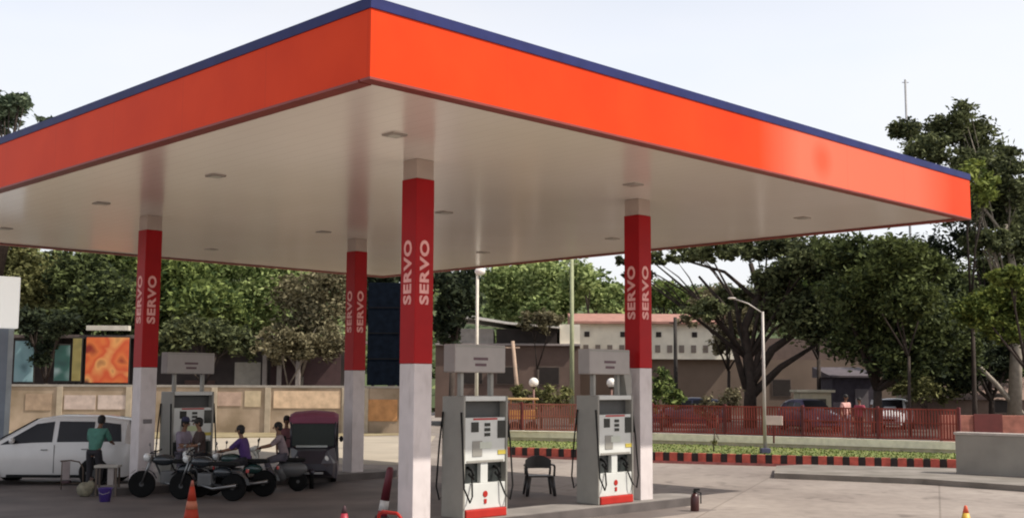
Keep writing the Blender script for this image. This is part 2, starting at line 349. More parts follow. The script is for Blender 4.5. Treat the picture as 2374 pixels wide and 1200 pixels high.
# =================================================================== PILLARS
PU0, PV0, PU1, PV1 = 4.194, 4.024, 6.222, 10.10
wht = mat('pillar_white', (.62, .56, .55), .55, var=.07, scale=3, bump=.1, bscale=15); redp = mat('pillar_red', (.36, .004, .006), .45, var=.08, scale=2, spec=.2)
cap_m = mat('pillar_cap', (.46, .36, .30), .35, var=.06); pinkt = mat('lettering_pink', (.80, .38, .34), .5)
HW = .205
def text_mesh(body, size, ext=.004):
    cu = bpy.data.curves.new('lettering', 'FONT'); cu.body = body; cu.size = size; cu.extrude = ext; cu.align_x = 'CENTER'; cu.align_y = 'CENTER'; cu.offset = size*.035
    cu.space_character = 1.08; cu.resolution_u = 3
    o = bpy.data.objects.new('tmp', cu); COL.objects.link(o); bpy.context.view_layer.update()
    me = bpy.data.meshes.new_from_object(o.evaluated_get(bpy.context.evaluated_depsgraph_get())); bpy.data.objects.remove(o)
    return me
servo = text_mesh('SERVO', .36); servo.materials.clear(); servo.materials.append(pinkt)
def pillar(u, v, label):
    t = thing('pillar', label, 'pillar', cp(u, v, 0), TH, 'square red and white pillars under the canopy')
    MB().box(-HW, HW, -HW, HW, .0, 2.94, .012).build('lower_cladding', wht, t)
    MB().box(-HW-.004, HW+.004, -HW-.004, HW+.004, 2.943, 6.24, .012).build('red_cladding', redp, t)
    MB().box(-HW+.01, HW-.01, -HW+.01, HW-.01, 6.243, ZS+.005).build('cap', cap_m, t)
    for k in range(4):
        a = k*PI/2
        o = bpy.data.objects.new('lettering', servo); COL.objects.link(o); o.parent = t
        # reading upwards: text x axis -> world up
        nrm = Vector((math.sin(a), -math.cos(a), 0)); up = Vector((0, 0, 1)); side = up.cross(nrm)   # text local: x=up, y=-side, z=normal
        Mx = Matrix(((up.x, nrm.cross(up).x, nrm.x), (up.y, nrm.cross(up).y, nrm.y), (up.z, nrm.cross(up).z, nrm.z))).to_4x4()
        Mx = Mx @ Matrix.Diagonal((1.02, .78, 1, 1)); Mx.translation = nrm*(HW+.007)+Vector((0, 0, 4.56)); o.matrix_local = Mx
    return t
bpy.context.view_layer.update()
_t = wht.node_tree; _b = _t.nodes['Principled BSDF']; _src = _b.inputs['Base Color'].links[0].from_socket
_tc = _t.nodes.new('ShaderNodeTexCoord'); _n = _t.nodes.new('ShaderNodeTexNoise'); _n.inputs['Scale'].default_value = 5; _n.inputs['Detail'].default_value = 8
_mp = _t.nodes.new('ShaderNodeMapping'); _mp.inputs['Scale'].default_value = (1, 1, .25); _t.links.new(_tc.outputs['Object'], _mp.inputs[0]); _t.links.new(_mp.outputs[0], _n.inputs[0])
_r = _t.nodes.new('ShaderNodeValToRGB'); _r.color_ramp.elements[0].position = .54; _r.color_ramp.elements[0].color = (0, 0, 0, 1); _r.color_ramp.elements[1].position = .72; _r.color_ramp.elements[1].color = (.25, .25, .25, 1)
_t.links.new(_n.outputs[0], _r.inputs[0]); _m = _t.nodes.new('ShaderNodeMix'); _m.data_type = 'RGBA'; _m.inputs[7].default_value = (.22, .17, .14, 1)
_t.links.new(_r.outputs[0], _m.inputs[0]); _t.links.new(_src, _m.inputs[6]); _t.links.new(_m.outputs[2], _b.inputs['Base Color'])
P1 = pillar(PU0, PV0, 'nearest of the pillars, big red and white, beside the front dispenser')
P2 = pillar(PU0+PU1, PV0, 'red and white pillar behind the dispenser that stands near the dark plastic chair, at the right')
P3 = pillar(PU0, PV0+PV1, 'red and white pillar in front of the white van-like car')
P4 = pillar(PU0+PU1, PV0+PV1, 'farthest and smallest of the pillars, right of the three-wheeler')
# notice on the left pillar
MB().box(-.11, .11, -HW-.02, -HW-.005, 1.62, 1.72, .004).build('notice_plate', mat('plate_grey', (.16, .14, .14), .5), P3)
# islands
isl = mat('island_concrete', (.10, .085, .08), .85, var=.25, scale=2, bump=.3); isl_t = mat('island_top', (.22, .20, .185), .85, var=.2, scale=2)
def island(label, v, u0, u1):
    t = thing('pump_island', label, 'island', cp((u0+u1)/2, v, 0), TH, 'raised pump islands')
    L = (u1-u0)/2; r = .55; pts = []
    for k in range(9): a = -PI/2+PI*k/8; pts.append((L-r+r*math.cos(a), r*math.sin(a)))
    for k in range(9): a = PI/2+PI*k/8; pts.append((-L+r+r*math.cos(a), r*math.sin(a)))
    MB().prism(pts, 0, .17).build('edge', isl, t)
    MB().prism([(x*.985, y*.88) for x, y in pts], .16, .178).build('top', isl_t, t)
island('near raised island carrying the two large dispensers and the front and right pillars', PV0, PU0-1.3, PU0+PU1+1.75)
island('far raised island under the left and rearmost pillars', PV0+PV1, PU0-1.2, PU0+PU1+1.4)

# =================================================================== DISPENSERS
dg = mat('dispenser_grey', (.27, .26, .23), .45, var=.08); dw = mat('dispenser_white', (.58, .59, .56), .4, var=.06); dk = mat('dispenser_dark', (.02, .025, .024), .4)
scr = mat('dispenser_screen', (.015, .018, .015), .15); lcd = mat('dispenser_lcd', (.55, .58, .5), .3); lcd_y = mat('dispenser_lcd_yellow', (.52, .58, .33), .3)
rub = mat('black_rubber', (.010, .010, .010), .7, spec=.2); drd = mat('dispenser_red', (.40, .025, .018), .5, var=.1, spec=.2); hdr = mat('header_grey', (.33, .30, .28), .45, var=.07)
def dispenser(u, v, label, lcdm, wing=False, w=1.12, dist_=.6):
    t = thing('fuel_dispenser', label, 'fuel dispenser', cp(u, v, .178), TH, 'tall grey fuel dispensers on the islands')
    W = w/2; D = dist_/2; T = 2.19
    for s_ in (-1, 1): MB().box(s_*W-(.05 if s_ > 0 else 0), s_*W+(.05 if s_ < 0 else 0), -D, D, 0, T, .02).build('side_panel', dg, t)
    MB().box(-W+.052, W-.052, -D+.01, D-.01, T-.09, T-.002, .01).build('top_rail', dw, t)
    MB().box(-W+.052, W-.052, -D+.03, D-.03, .98, 1.80, .008).build('display_head', dw, t)
    MB().box(-W+.052, W-.052, -.12, .12, 1.802, T-.092).build('mesh_panel', mat('mesh_dark', (.06, .06, .058), .6), t)
    MB().box(-W+.052, W-.052, -D+.02, D-.02, .16, .62, .008).build('lower_cabinet', dw, t)
    MB().box(-W+.052, W-.052, -D+.14, D-.14, .622, .978).build('bay_back', dk, t)
    MB().box(-.09, .09, -D+.05, D-.05, .623, .977, .004).build('centre_post', dw, t)
    MB().box(-W+.052, W-.052, -D-.03, D+.03, 0, .158, .02).build('plinth', drd, t)
    for s_ in (-1, 1):
        y = s_*(D-.03)
        def plate(nm, x0, x1, z0, z1, m, pr=.012): MB().box(x0, x1, min(y, y+s_*pr), max(y, y+s_*pr), z0, z1, .003).build(nm, m, t)
        plate('screen', -.44*s_-.13, -.44*s_+.16+.0, 1.42, 1.74, scr)
        plate('meter_dial', .26*s_-.09, .26*s_+.09, 1.54, 1.72, scr)
        plate('number_display', -.14, .16, 1.24, 1.36, lcdm, .014)
        plate('keypad', .22*s_-.1, .22*s_+.14, 1.1, 1.38, dg)
        plate('price_sticker', -.44*s_-.12, -.44*s_+.1, 1.12, 1.2, mat('sticker_yellow', (.5, .4, .06), .5), .013)
        for k_ in range(3): plate('digit_window', -.02, .12, 1.46+k_*.09, 1.52+k_*.09, scr, .013)
        plate('nameplate', -.30, .30, 1.758, 1.79, mat('sticker_red', (.4, .03, .03), .5), .013)
        plate('lower_trim', -W+.1, W-.1, .99, 1.03, dg)
        lg = MB()
        M_ = Matrix.Translation((0, s_*(D-.02)+s_*.004, .42)) @ Matrix.Rotation(-s_*PI/2 if s_ > 0 else PI/2, 4, 'X')
        lg.lathe([(.055, 0), (.06, .004), (.0551, .007)], 18, M_); lg.box(-.03, .03, min(s_*(D-.02), s_*(D-.006)), max(s_*(D-.02), s_*(D-.006)), .25, .33)
        lg.build('emblem', drd, t)
        for x in (-.33, .33):
            n = MB(); n.tube([(x, s_*(D-.14), .90), (x, s_*(D-.02), .86), (x, s_*(D+.03), .76)], [.028, .03, .02], 8); n.tube([(x-.07, s_*(D-.03), .80), (x+.04, s_*(D-.01), .70)], .03, 8)
            n.build('nozzle', rub, t)
            sgn = 1 if x > 0 else -1
            h = MB(); h.tube([(x, s_*(D-.02), .72), (x+sgn*.08, s_*(D+.08), .40), (x+sgn*.17, s_*(D+.12), .30), (W*sgn+sgn*.05, s_*(D+.08), .55), (W*sgn+sgn*.04, s_*(D+.02), 1.3), (W*sgn+sgn*.02, s_*(D-.05), 1.9)], .017, 6)
            h.build('hose', rub, t)
    for x in (-.38, .38): MB().box(x-.035, x+.035, -.05, .05, T, T+.43, .004).build('sign_post', dg, t)
    hd = MB().box(-.66, .62, -.16, .16, T+.43, T+.95, .02).build('header_sign', hdr, t)
    for s_ in (-1, 1):
        for (x0, x1, z0) in ((-.2, .16, .66), (-.16, .12, .55)):
            MB().box(x0, x1, min(s_*.16, s_*.166), max(s_*.16, s_*.166), T+z0, T+z0+.05).build('sign_line', mat('sign_ink', (.10, .05, .06), .5), hd)
        MB().box(-.63, .59, min(s_*.16, s_*.17), max(s_*.16, s_*.17), T+.9, T+.93).build('sign_rim', dg, hd)
    if wing:
        q = MB(); pts = [(W-.02, T), (W+.14, T), (W+.14, T+.35), (W-.06, T+.95), (W-.10, T+.95), (W-.10, T+.4)]
        n = len(pts)
        for yy in (-.14, .14): q.poly([(x, yy, z) for x, z in pts])
        for k in range(n):
            a = pts[k]; b = pts[(k+1) % n]; q.poly([(a[0], -.14, a[1]), (b[0], -.14, b[1]), (b[0], .14, b[1]), (a[0], .14, a[1])])
        q.build('side_wing', dg, t)
    return t
dispenser(PU0+1.45, PV0, 'grey fuel dispenser with header sign directly right of the nearest pillar', lcd)
dispenser(PU0+5.12, PV0, 'grey fuel dispenser directly left of the right pillar, with slanted wing on its header', lcd, True)
dispenser(PU0+1.15, PV0+PV1, 'fuel dispenser with yellow lit number display right of the left pillar, behind motorbike riders', lcd_y)

# =================================================================== small forecourt things
coneo = mat('cone_orange', (.62, .10, .04), .5, var=.15); conew = mat('cone_white', (.75, .55, .42), .5); coney = mat('cone_yellow', (.62, .38, .05), .5, var=.15); coned = mat('cone_dark', (.05, .02, .025), .6)
def cone(label, loc, body, band, tip, h=.75, r=.17, tilt=0):
    t = thing('traffic_cone', label, 'traffic cone', loc); t.rotation_euler = (0, tilt, .2)
    def rad(z): return r*(1-z/h)+.022
    MB().box(-r*1.25, r*1.25, -r*1.25, r*1.25, 0, .04, .01).build('base', tip if tip is not coned else body, t)
    MB().lathe([(rad(z), z) for z in (.04, .16*h, .3*h)]).build('lower_sleeve', body, t)
    MB().lathe([(rad(.301*h)+.003, .301*h), (rad(.5*h)+.003, .5*h)]).build('band', band, t)
    MB().lathe([(rad(.501*h), .501*h), (rad(.85*h), .85*h)]).build('upper_sleeve', body, t)
    MB().lathe([(rad(.851*h), .851*h), (rad(h), h-.01), (rad(h)*.7, h)]).build('tip', tip, t)
    return t
cone('orange traffic cone on the dark paving in front of the motorbikes', (-6.0, 22.1, .004), mat('cone_orange_main', (.46, .05, .025), .6, spec=.2), mat('cone_band', (.55, .17, .09), .6), mat('cone_tip_red', (.40, .12, .08), .5), .76, .13)
cone('dark tipped red cone cut off by the bottom edge left of the nearest pillar', (-2.52, 17.8, .004), mat('cone_maroon', (.32, .02, .04), .5), conew, coned)
cone('yellow-orange cone at the bottom right on the open paving', (7.08, 18.3, .0), coney, coned, coneo)
t = thing('bollard', 'tall leaning maroon bollard with a white foot band beside the nearest pillar', 'bollard', (-2.48, 22.6, .004)); t.rotation_euler = (0, R(9), 0)
MB().lathe([(.14, 0), (.14, .05), (.10, .07)]).build('foot', coned, t); MB().lathe([(.098, .071), (.092, .16)]).build('lower_post', mat('cone_maroon', (.3, .02, .03)), t)
MB().lathe([(.094, .161), (.086, .36)]).build('band', mat('band_white', (.7, .66, .62), .5), t); MB().lathe([(.086, .361), (.07, .95), (.04, 1.0)]).build('upper_post', mat('maroon_dark', (.13, .015, .025), .5), t)
def extinguisher(label, loc, s=1.0):
    t = thing('fire_extinguisher', label, 'fire extinguisher', loc)
    MB().lathe([(.075*s, 0), (.085*s, .02*s), (.085*s, .26*s), (.06*s, .33*s), (.03*s, .35*s)]).build('cylinder', mat('extinguisher_red', (.05, .012, .012), .35), t)
    MB().lathe([(.032*s, .351*s), (.032*s, .4*s)]).build('valve', rub, t)
    MB().box(-.02*s, .1*s, -.015*s, .015*s, .4*s, .44*s, .004).build('handle', rub, t)
    MB().tube([(.03*s, 0, .385*s), (.12*s, 0, .36*s), (.12*s, 0, .15*s)], .013*s, 6).build('hose', rub, t)
extinguisher('small dark red fire extinguisher standing beyond the right end of the near island', onz(1611, 1184), 1.05)
# red crash guard at the foot of the front pillar
t = thing('crash_guard', 'low red hoop guard at the foot of the nearest pillar', 'guard', cp(PU0-.62, PV0-.1, .178), TH)
MB().tube([(0, -.3, 0), (0, -.3, .16), (0, -.2, .22), (0, .2, .22), (0, .3, .16), (0, .3, 0)], .03, 8).build('hoop', drd, t)

# plastic chairs
def plastic_chair(name, label, loc, rz, m, s=1.0):
    t = thing(name, label, 'chair', loc, rz); t.scale = (s, s, s)
    MB().box(-.22, .22, -.22, .20, .41, .44, .015).build('seat', m, t)
    b = MB(); n = 8                                   # rounded slatted backrest, curved round the sitter
    ys = lambda x: .20-.06*(abs(x)/.23)**2*1.2
    pts = [-.23+.46*k/n for k in range(n+1)]
    zt = lambda x: .86-.10*(abs(x)/.23)**2.5
    for k in range(n):
        x0, x1 = pts[k], pts[k+1]
        b.prism([(x0, ys(x0)), (x1, ys(x1)), (x1, ys(x1)+.022), (x0, ys(x0)+.022)], .58, [zt(x0), zt(x1), zt(x1), zt(x0)])
    b.build('backrest', m, t)
    for s_ in (-1, 1):
        MB().tube([(s_*.215, .19, .44), (s_*.225, .19, .6)], .02, 6).build('back_support', m, t)
        MB().tube([(s_*.23, .18, .66), (s_*.26, .0, .66), (s_*.25, -.17, .63), (s_*.235, -.2, .43)], .022, 6).build('armrest', m, t)
        MB().tube([(s_*.20, -.2, .42), (s_*.245, -.24, 0)], [.04, .03], 6).build('leg', m, t)
        MB().tube([(s_*.20, .18, .42), (s_*.245, .24, 0)], [.03, .022], 6).build('leg', m, t)
    return t
blkp = mat('plastic_dark', (.025, .022, .022), .4); whp = mat('plastic_pale', (.36, .33, .29), .5)
plastic_chair('plastic_chair', 'dark plastic armchair standing empty between the two large dispensers', onz(1250, 1147), R(8), blkp, 1.08).scale = (1.34, 1.15, 1.06)

# side table with bucket and sack near the white car
q = onz(248, 1148)
t = thing('stand_table', 'small pale topped stand table in front of the white car', 'table', q, .1)
MB().box(-.27, .27, -.2, .2, .64, .70, .01).build('tabletop', whp, t)
for sx in (-1, 1):
    for sy in (-1, 1): MB().box(sx*.22-.02, sx*.22+.02, sy*.15-.02, sy*.15+.02, 0, .639).build('leg', mat('wood_brown', (.12, .09, .07), .7), t)
MB().box(.02, .16, -.13, .13, .25, .638, .006).build('drawer', mat('drawer_pale', (.33, .29, .27), .6), t)
t = thing('bucket', 'violet plastic bucket on the ground before the stand table', 'bucket', onz(243, 1162))
MB().lathe([(.11, 0), (.15, .29), (.16, .30), (.145, .301), (.105, .03)]).build('pail', mat('bucket_violet', (.07, .04, .22), .4), t)
MB().tube([(-.15, 0, .28), (-.1, -.1, .2), (.0, -.15, .17), (.1, -.1, .2), (.15, 0, .28)], .006, 6).build('handle', whp, t)
t = thing('sack', 'slumped pale cloth sack on the ground left of the violet bucket', 'sack', onz(196, 1150))
MB().ball((0, 0, .16), (.19, .16, .17), 12).ball((.12, .03, .24), (.1, .1, .13), 10).build('cloth', mat('sack_cloth', (.22, .20, .14), .9, var=.3, scale=9, bump=.5), t)
MB().tube([(.12, .03, .35), (.14, .03, .42)], [.03, .05], 8).build('knot', mat('sack_tie', (.1, .06, .05), .9), t)
t = thing('wire_rack', 'bent metal rack with hanging cloth left of the person in green', 'rack', onz(162, 1134))
MB().tube([(-.26, 0, .68), (.0, 0, .70), (.20, 0, .66), (.30, 0, .52), (.31, 0, 0)], .018, 6).tube([(-.22, .0, .68), (-.22, 0, 0)], .014, 6).tube([(-.22, 0, .15), (.31, 0, .15)], .012, 6).build('frame', mat('rack_brown', (.10, .07, .05), .6), t)
MB().box(-.20, -.02, -.012, .012, .24, .67, .005).build('cloth', mat('cloth_grey', (.28, .23, .22), .9), t)
MB().box(-.18, .0, -.08, .08, .155, .22, .01).build('tray', coned, t)

# =================================================================== wheels and vehicles
tyre_m = mat('tyre', (.010, .010, .010), .9, spec=.1); rim_m = mat('rim_alloy', (.07, .07, .07), .5, metal=.4); glass_m = mat('car_glass', (.010, .008, .010), .3, spec=.35)
chrome = mat('chrome', (.25, .25, .25), .3, metal=.9)
def wheel(parent, x, y, z, r, w=.2, rim=.62):
    t = bpy.data.objects.new('wheel', None); COL.objects.link(t); t.parent = parent; t.location = (x, y, z); t.empty_display_size = .1
    M_ = Matrix.Rotation(PI/2, 4, 'X')
    MB().lathe([(r*rim, -w/2), (r*.95, -w/2), (r, -w*.3), (r, w*.3), (r*.95, w/2), (r*rim, w/2)], 24, M_).build('tyre', tyre_m, t)
    m = MB()
    nsp = 6 if w > .15 else 14; tk = .03*r/.3 if w > .15 else .006
    for k in range(nsp):
        a = k*2*PI/nsp; m.box(.02, r*rim, -w*.52 if w > .15 else -.01, w*.52 if w > .15 else .01, -tk, tk, 0, Matrix.Rotation(a, 4, 'Y'))
    m.lathe([(r*.18, -w*.54), (r*.18, w*.54)], 12, M_); m.lathe([(r*rim*1.02, -w*.515), (r*rim*1.02, -w*.50)], 24, M_) if w > .15 else None
    m.build('rim', rim_m, t)
    return t
def car(label, loc, rz, st, paint, wins, wheels=(-1.4, 1.35), wr=.32, name='parked_car', cat='car', group=None, mirror_x=-.72, kind='mpv'):
    t = thing(name, label, cat, loc, rz, group)
    m = MB(); secs = []
    for (x, zb, zbelt, zt, wb, wt) in st:
        zc = zt+.03
        secs.append([(x, -wb*.90, zb), (x, -wb*.985, zb+.14), (x, -wb, (zb+zbelt)/2+.08), (x, -wb*.975, zbelt), (x, -wt-.02, zt-.06), (x, -wt+.05, zt), (x, -wt*.4, zc), (x, wt*.4, zc), (x, wt-.05, zt), (x, wt+.02, zt-.06), (x, wb*.975, zbelt), (x, wb, (zb+zbelt)/2+.08), (x, wb*.985, zb+.14), (x, wb*.90, zb)])
    n = len(secs[0]); i0 = 0
    for s_ in secs: m.v += s_
    for k in range(len(secs)-1):
        for j in range(n):
            a = k*n+j; b = k*n+(j+1) % n; m.f.append((a, b, b+n, a+n)); m.sm.append(True)
    m.f.append(tuple(range(n))); m.sm.append(False); e = (len(secs)-1)*n; m.f.append(tuple(e+n-1-j for j in range(n))); m.sm.append(False)
    body = m.build('body', paint, t)
    es = body.modifiers.new('b', 'EDGE_SPLIT'); es.split_angle = R(38)
    def belt(x):
        for k in range(len(st)-1):
            if st[k][0] <= x <= st[k+1][0]:
                f = (x-st[k][0])/(st[k+1][0]-st[k][0]); return [st[k][i]+(st[k+1][i]-st[k][i])*f for i in range(6)]
        return st[-1]
    def sidept(x, f, s_, off=.008):
        _, zb, zbelt, zt, wb, wt = belt(x); a = Vector((x, s_*wb*.975, zbelt)); b = Vector((x, s_*(wt+.02), zt-.06)); p = a+(b-a)*f; p.y += s_*off; return p
    for s_ in (-1, 1):
        for (xa, xb, xc, xd) in wins:                     # bottom front, bottom rear, top rear, top front
            q = MB(); N = 5
            lo = [sidept(xa+(xb-xa)*k/N, .08, s_) for k in range(N+1)]; hi = [sidept(xd+(xc-xd)*k/N, .90, s_) for k in range(N+1)]
            for k in range(N): q.poly([lo[k], lo[k+1], hi[k+1], hi[k]])
            q.build('side_window', glass_m, t, fix=False)
        MB().ball((mirror_x, s_*1.02*max(x[4] for x in st)+s_*.04, st[4][2]+.09), (.07, .10, .075), 10).build('mirror', paint, t)
        # door seams and handles
        for xx in [w_[0] for w_ in wins[1:]]:
            _, zb, zbelt, zt, wb, wt = belt(xx-.05); MB().box(xx-.056, xx-.044, min(s_*wb*.992, s_*(wb+.003)), max(s_*wb*.992, s_*(wb+.003)), zb+.12, zbelt-.02).build('door_seam', glass_m, t)
        for w_ in wins[:2]:
            xx = w_[1]-.18; wb = belt(xx)[4]
            MB().box(xx-.08, xx+.08, min(s_*(wb*.98), s_*(wb+.025)), max(s_*(wb*.98), s_*(wb+.025)), belt(xx)[2]-.15, belt(xx)[2]-.12, .006).build('door_handle', chrome, t)
        MB().box(st[2][0]+.9, st[-3][0]-.75, min(s_*st[4][4]*.9, s_*(st[4][4]+.01)), max(s_*st[4][4]*.9, s_*(st[4][4]+.01)), st[4][1]+.0, st[4][1]+.07, .01).build('sill_trim', rub, t)
    k = [i for i in range(len(st)-1) if st[i+1][3]-st[i][3] > .3][0]; a = st[k]; b = st[k+1]
    q = MB(); q.poly([(a[0]+.03, -a[5]+.02, a[3]+.045), (a[0]+.03, a[5]-.02, a[3]+.045), (b[0]-.04, b[5]-.06, b[3]+.02), (b[0]-.04, -b[5]+.06, b[3]+.02)]); q.build('windscreen', glass_m, t, fix=False)
    k = [i for i in range(len(st)-1) if st[i][3]-st[i+1][3] > .3][-1]; a = st[k]; b = st[k+1]
    q = MB(); f = .75; q.poly([(a[0]+.02, a[5]-.08, a[3]+.01), (a[0]+.02, -a[5]+.08, a[3]+.01), (a[0]+(b[0]-a[0])*f+.03, -b[5]+.04, a[3]+(b[3]-a[3])*f+.03), (a[0]+(b[0]-a[0])*f+.03, b[5]-.04, a[3]+(b[3]-a[3])*f+.03)]); q.build('rear_window', glass_m, t, fix=False)
    f0 = st[0]; r0 = st[-1]
    for s_ in (-1, 1):
        MB().ball((f0[0]+.12, s_*f0[4]*.82, f0[2]+.02), (.12, .13, .085), 10).build('headlight', mat('lamp_clear', (.7, .7, .68), .1, coat=1), t)
        MB().ball((r0[0]-.04, s_*r0[4]*.92, r0[2]-.02), (.06, .08, .14), 10).build('tail_light', mat('lamp_red', (.35, .01, .01), .15, coat=1), t)
    MB().box(f0[0]-.02, f0[0]+.05, -.42, .42, f0[1]+.1, f0[1]+.22, .01).build('grille', rub, t)
    for x in wheels:
        for s_ in (-1, 1):
            wbx = belt(x)[4]
            M_ = Matrix.Translation((x, s_*(wbx-.055), wr+.01)) @ Matrix.Rotation(PI/2, 4, 'X')
            MB().lathe([(wr*1.17, -.062), (wr*1.17, .062)], 28, M_).build('wheel_arch', rub, t)
            wheel(t, x, s_*(wbx-.075), wr, wr, .21)
    return t
MPV = [(-2.3, .32, .60, .64, .70, .52), (-2.18, .24, .74, .80, .80, .64), (-1.75, .2, .88, .94, .85, .70), (-1.22, .2, .99, 1.07, .86, .72), (-.22, .2, 1.02, 1.64, .87, .62), (.3, .2, 1.03, 1.72, .87, .64), (1.4, .2, 1.05, 1.71, .87, .64), (2.08, .22, 1.06, 1.62, .85, .60), (2.27, .28, 1.02, 1.12, .81, .6), (2.32, .34, .9, .96, .76, .55)]
white_paint = mat('car_white', (.66, .64, .62), .3, var=.03, coat=.6)
cx = at(128, 1000, 30.3)
car('white people carrier parked side-on behind the left pillar', (cx.x, 30.3, 0), 0, MPV, white_paint, [(-1.05, .26, .26, -.20), (.38, 1.28, 1.28, .38), (1.36, 2.0, 1.92, 1.36)], name='parked_car', cat='car')
HATCH = [(-1.85, .3, .58, .62, .66, .5), (-1.75, .24, .68, .74, .74, .6), (-1.3, .2, .80, .86, .78, .66), (-.95, .2, .86, .92, .79, .66), (-.35, .2, .88, 1.38, .79, .56), (.1, .2, .89, 1.44, .79, .57), (.8, .2, .9, 1.42, .79, .57), (1.35, .22, .92, 1.34, .77, .54), (1.72, .28, .9, .98, .74, .56), (1.78, .32, .78, .84, .70, .52)]
def hatch(label, px, py, D, rz, col, nm):
    q = at(px, py, D); return car(label, (q.x, D, UZ), rz, HATCH, mat(nm, col, .3, var=.04, coat=.6), [(-.8, .1, .1, -.32), (.18, .85, .85, .18), (.93, 1.4, 1.25, .93)], wheels=(-1.18, 1.12), wr=.28, mirror_x=-.55)
hatch('dark blue-grey hatchback behind the railing just right of the right pillar', 1600, 930, 58, R(-12), (.05, .05, .09), 'car_slate')
hatch('violet-grey small car behind the railing under the cream kiosk', 1875, 960, 54, R(105), (.09, .07, .13), 'car_violet')
hatch('white small car behind the railing below the dense dark tree', 2070, 940, 57, R(62), (.72, .72, .74), 'car_pale')

# motorcycle, faces -X
def motorcycle(label, loc, rz, tank, group='motorbikes at the far island'):
    t = thing('motorcycle', label, 'motorcycle', loc, rz, group)
    wheel(t, -.64, 0, .30, .30, .09, .82); wheel(t, .62, 0, .30, .30, .10, .82)
    bk = mat('bike_black', (.018, .018, .02), .35)
    MB().tube([(-.64, .07, .3), (-.42, .07, .95)], .02, 6).tube([(-.64, -.07, .3), (-.42, -.07, .95)], .02, 6).build('fork', chrome, t)
    MB().tube([(-.3, .34, 1.06), (-.42, .22, 1.0), (-.40, 0, .98), (-.42, -.22, 1.0), (-.3, -.34, 1.06)], .016, 6).build('handlebar', bk, t)
    for s_ in (-1, 1):
        MB().tube([(-.40, s_*.24, 1.0), (-.42, s_*.30, 1.18)], .008, 5).ball((-.42, s_*.31, 1.2), (.02, .06, .04), 8).build('mirror', chrome, t)
    MB().ball((-.54, 0, .90), (.09, .10, .10), 12).build('headlight', mat('lamp_clear', (.7, .7, .68)), t)
    MB().ball((-.17, 0, .84), (.27, .14, .13), 14).build('fuel_tank', tank, t)
    MB().box(.05, .72, -.12, .12, .76, .85, .03).build('seat', rub, t)
    MB().tube([(-.42, 0, .90), (-.22, 0, .50), (.12, 0, .40), (.3, 0, .74), (.7, 0, .78)], .024, 6).tube([(.62, .08, .3), (.12, .08, .36)], .02, 6).tube([(.62, -.08, .3), (.12, -.08, .36)], .02, 6).build('frame', bk, t)
    MB().box(-.22, .14, -.11, .11, .30, .60, .04).build('engine', mat('engine_grey', (.12, .12, .12), .5, metal=.4), t)
    MB().ball((.35, 0, .62), (.24, .12, .12), 12).build('side_cover', tank, t)
    MB().tube([(-.1, -.13, .34), (.2, -.15, .27), (.78, -.16, .36)], [.022, .035, .045], 8).build('exhaust', chrome, t)
    q = MB(); arc = [(-.64+.35*math.cos(a), .3+.35*math.sin(a)) for a in [PI*(.12+.13*k) for k in range(6)]]
    for k in range(5): (xa, za), (xb, zb) = arc[k], arc[k+1]; q.poly([(xa, -.07, za), (xb, -.07, zb), (xb, .07, zb), (xa, .07, za)])
    q.build('front_mudguard', tank, t)
    q = MB(); arc = [(.62+.36*math.cos(a), .3+.36*math.sin(a)) for a in [PI*(.05+.13*k) for k in range(6)]]
    for k in range(5): (xa, za), (xb, zb) = arc[k], arc[k+1]; q.poly([(xa, -.08, za), (xb, -.08, zb), (xb, .08, zb), (xa, .08, za)])
    q.build('rear_mudguard', bk, t)
    MB().box(.93, .97, -.05, .05, .62, .70, .01).build('tail_light', mat('lamp_red', (.35, .01, .01)), t)
    return t
def scooter(label, loc, rz, paint, group='motorbikes at the far island'):
    t = thing('scooter', label, 'scooter', loc, rz, group)
    wheel(t, -.60, 0, .23, .23, .10, .6); wheel(t, .55, 0, .23, .23, .11, .6)
    q = MB(); pr = [(-.42, .30), (-.36, .55), (-.40, .85), (-.46, .98)]; wd = [.20, .30, .27, .14]
    for k in range(3):
        (xa, za), (xb, zb) = pr[k], pr[k+1]
        q.poly([(xa, -wd[k], za), (xa-.06, 0, za), (xb-.08, 0, zb), (xb, -wd[k+1], zb)], True); q.poly([(xa-.06, 0, za), (xa, wd[k], za), (xb, wd[k+1], zb), (xb-.08, 0, zb)], True)
    ap = q.build('apron', paint, t); so_ = ap.modifiers.new('s', 'SOLIDIFY'); so_.thickness = .04
    MB().box(-.40, .12, -.17, .17, .26, .31, .015).build('footboard', mat('bike_grey', (.08, .08, .08), .6), t)
    MB().ball((.40, 0, .52), (.38, .17, .20), 14).ball((.15, 0, .45), (.18, .15, .22), 12).build('rear_body', mat('scooter_rear', (.10, .10, .10), .4), t)
    MB().box(.05, .72, -.14, .14, .70, .79, .035).build('seat', rub, t)
    MB().tube([(-.60, .0, .23), (-.5, 0, .5), (-.42, 0, 1.0)], .03, 8).build('steering_column', chrome, t)
    MB().ball((-.46, 0, 1.0), (.12, .15, .09), 12).build('handlebar_cowl', paint, t)
    MB().tube([(-.34, .34, 1.04), (-.42, .15, 1.02), (-.42, -.15, 1.02), (-.34, -.34, 1.04)], .017, 6).build('handlebar', rub, t)
    MB().ball((-.56, 0, 1.0), (.05, .09, .06), 10).build('headlight', mat('lamp_clear', (.7, .7, .68)), t)
    MB().ball((-.62, 0, .42), (.22, .08, .10), 10).build('front_mudguard', paint, t)
    for s_ in (-1, 1): MB().tube([(-.42, s_*.24, 1.03), (-.40, s_*.30, 1.2)], .008, 5).ball((-.40, s_*.31, 1.22), (.02, .055, .04), 8).build('mirror', rub, t)
    return t

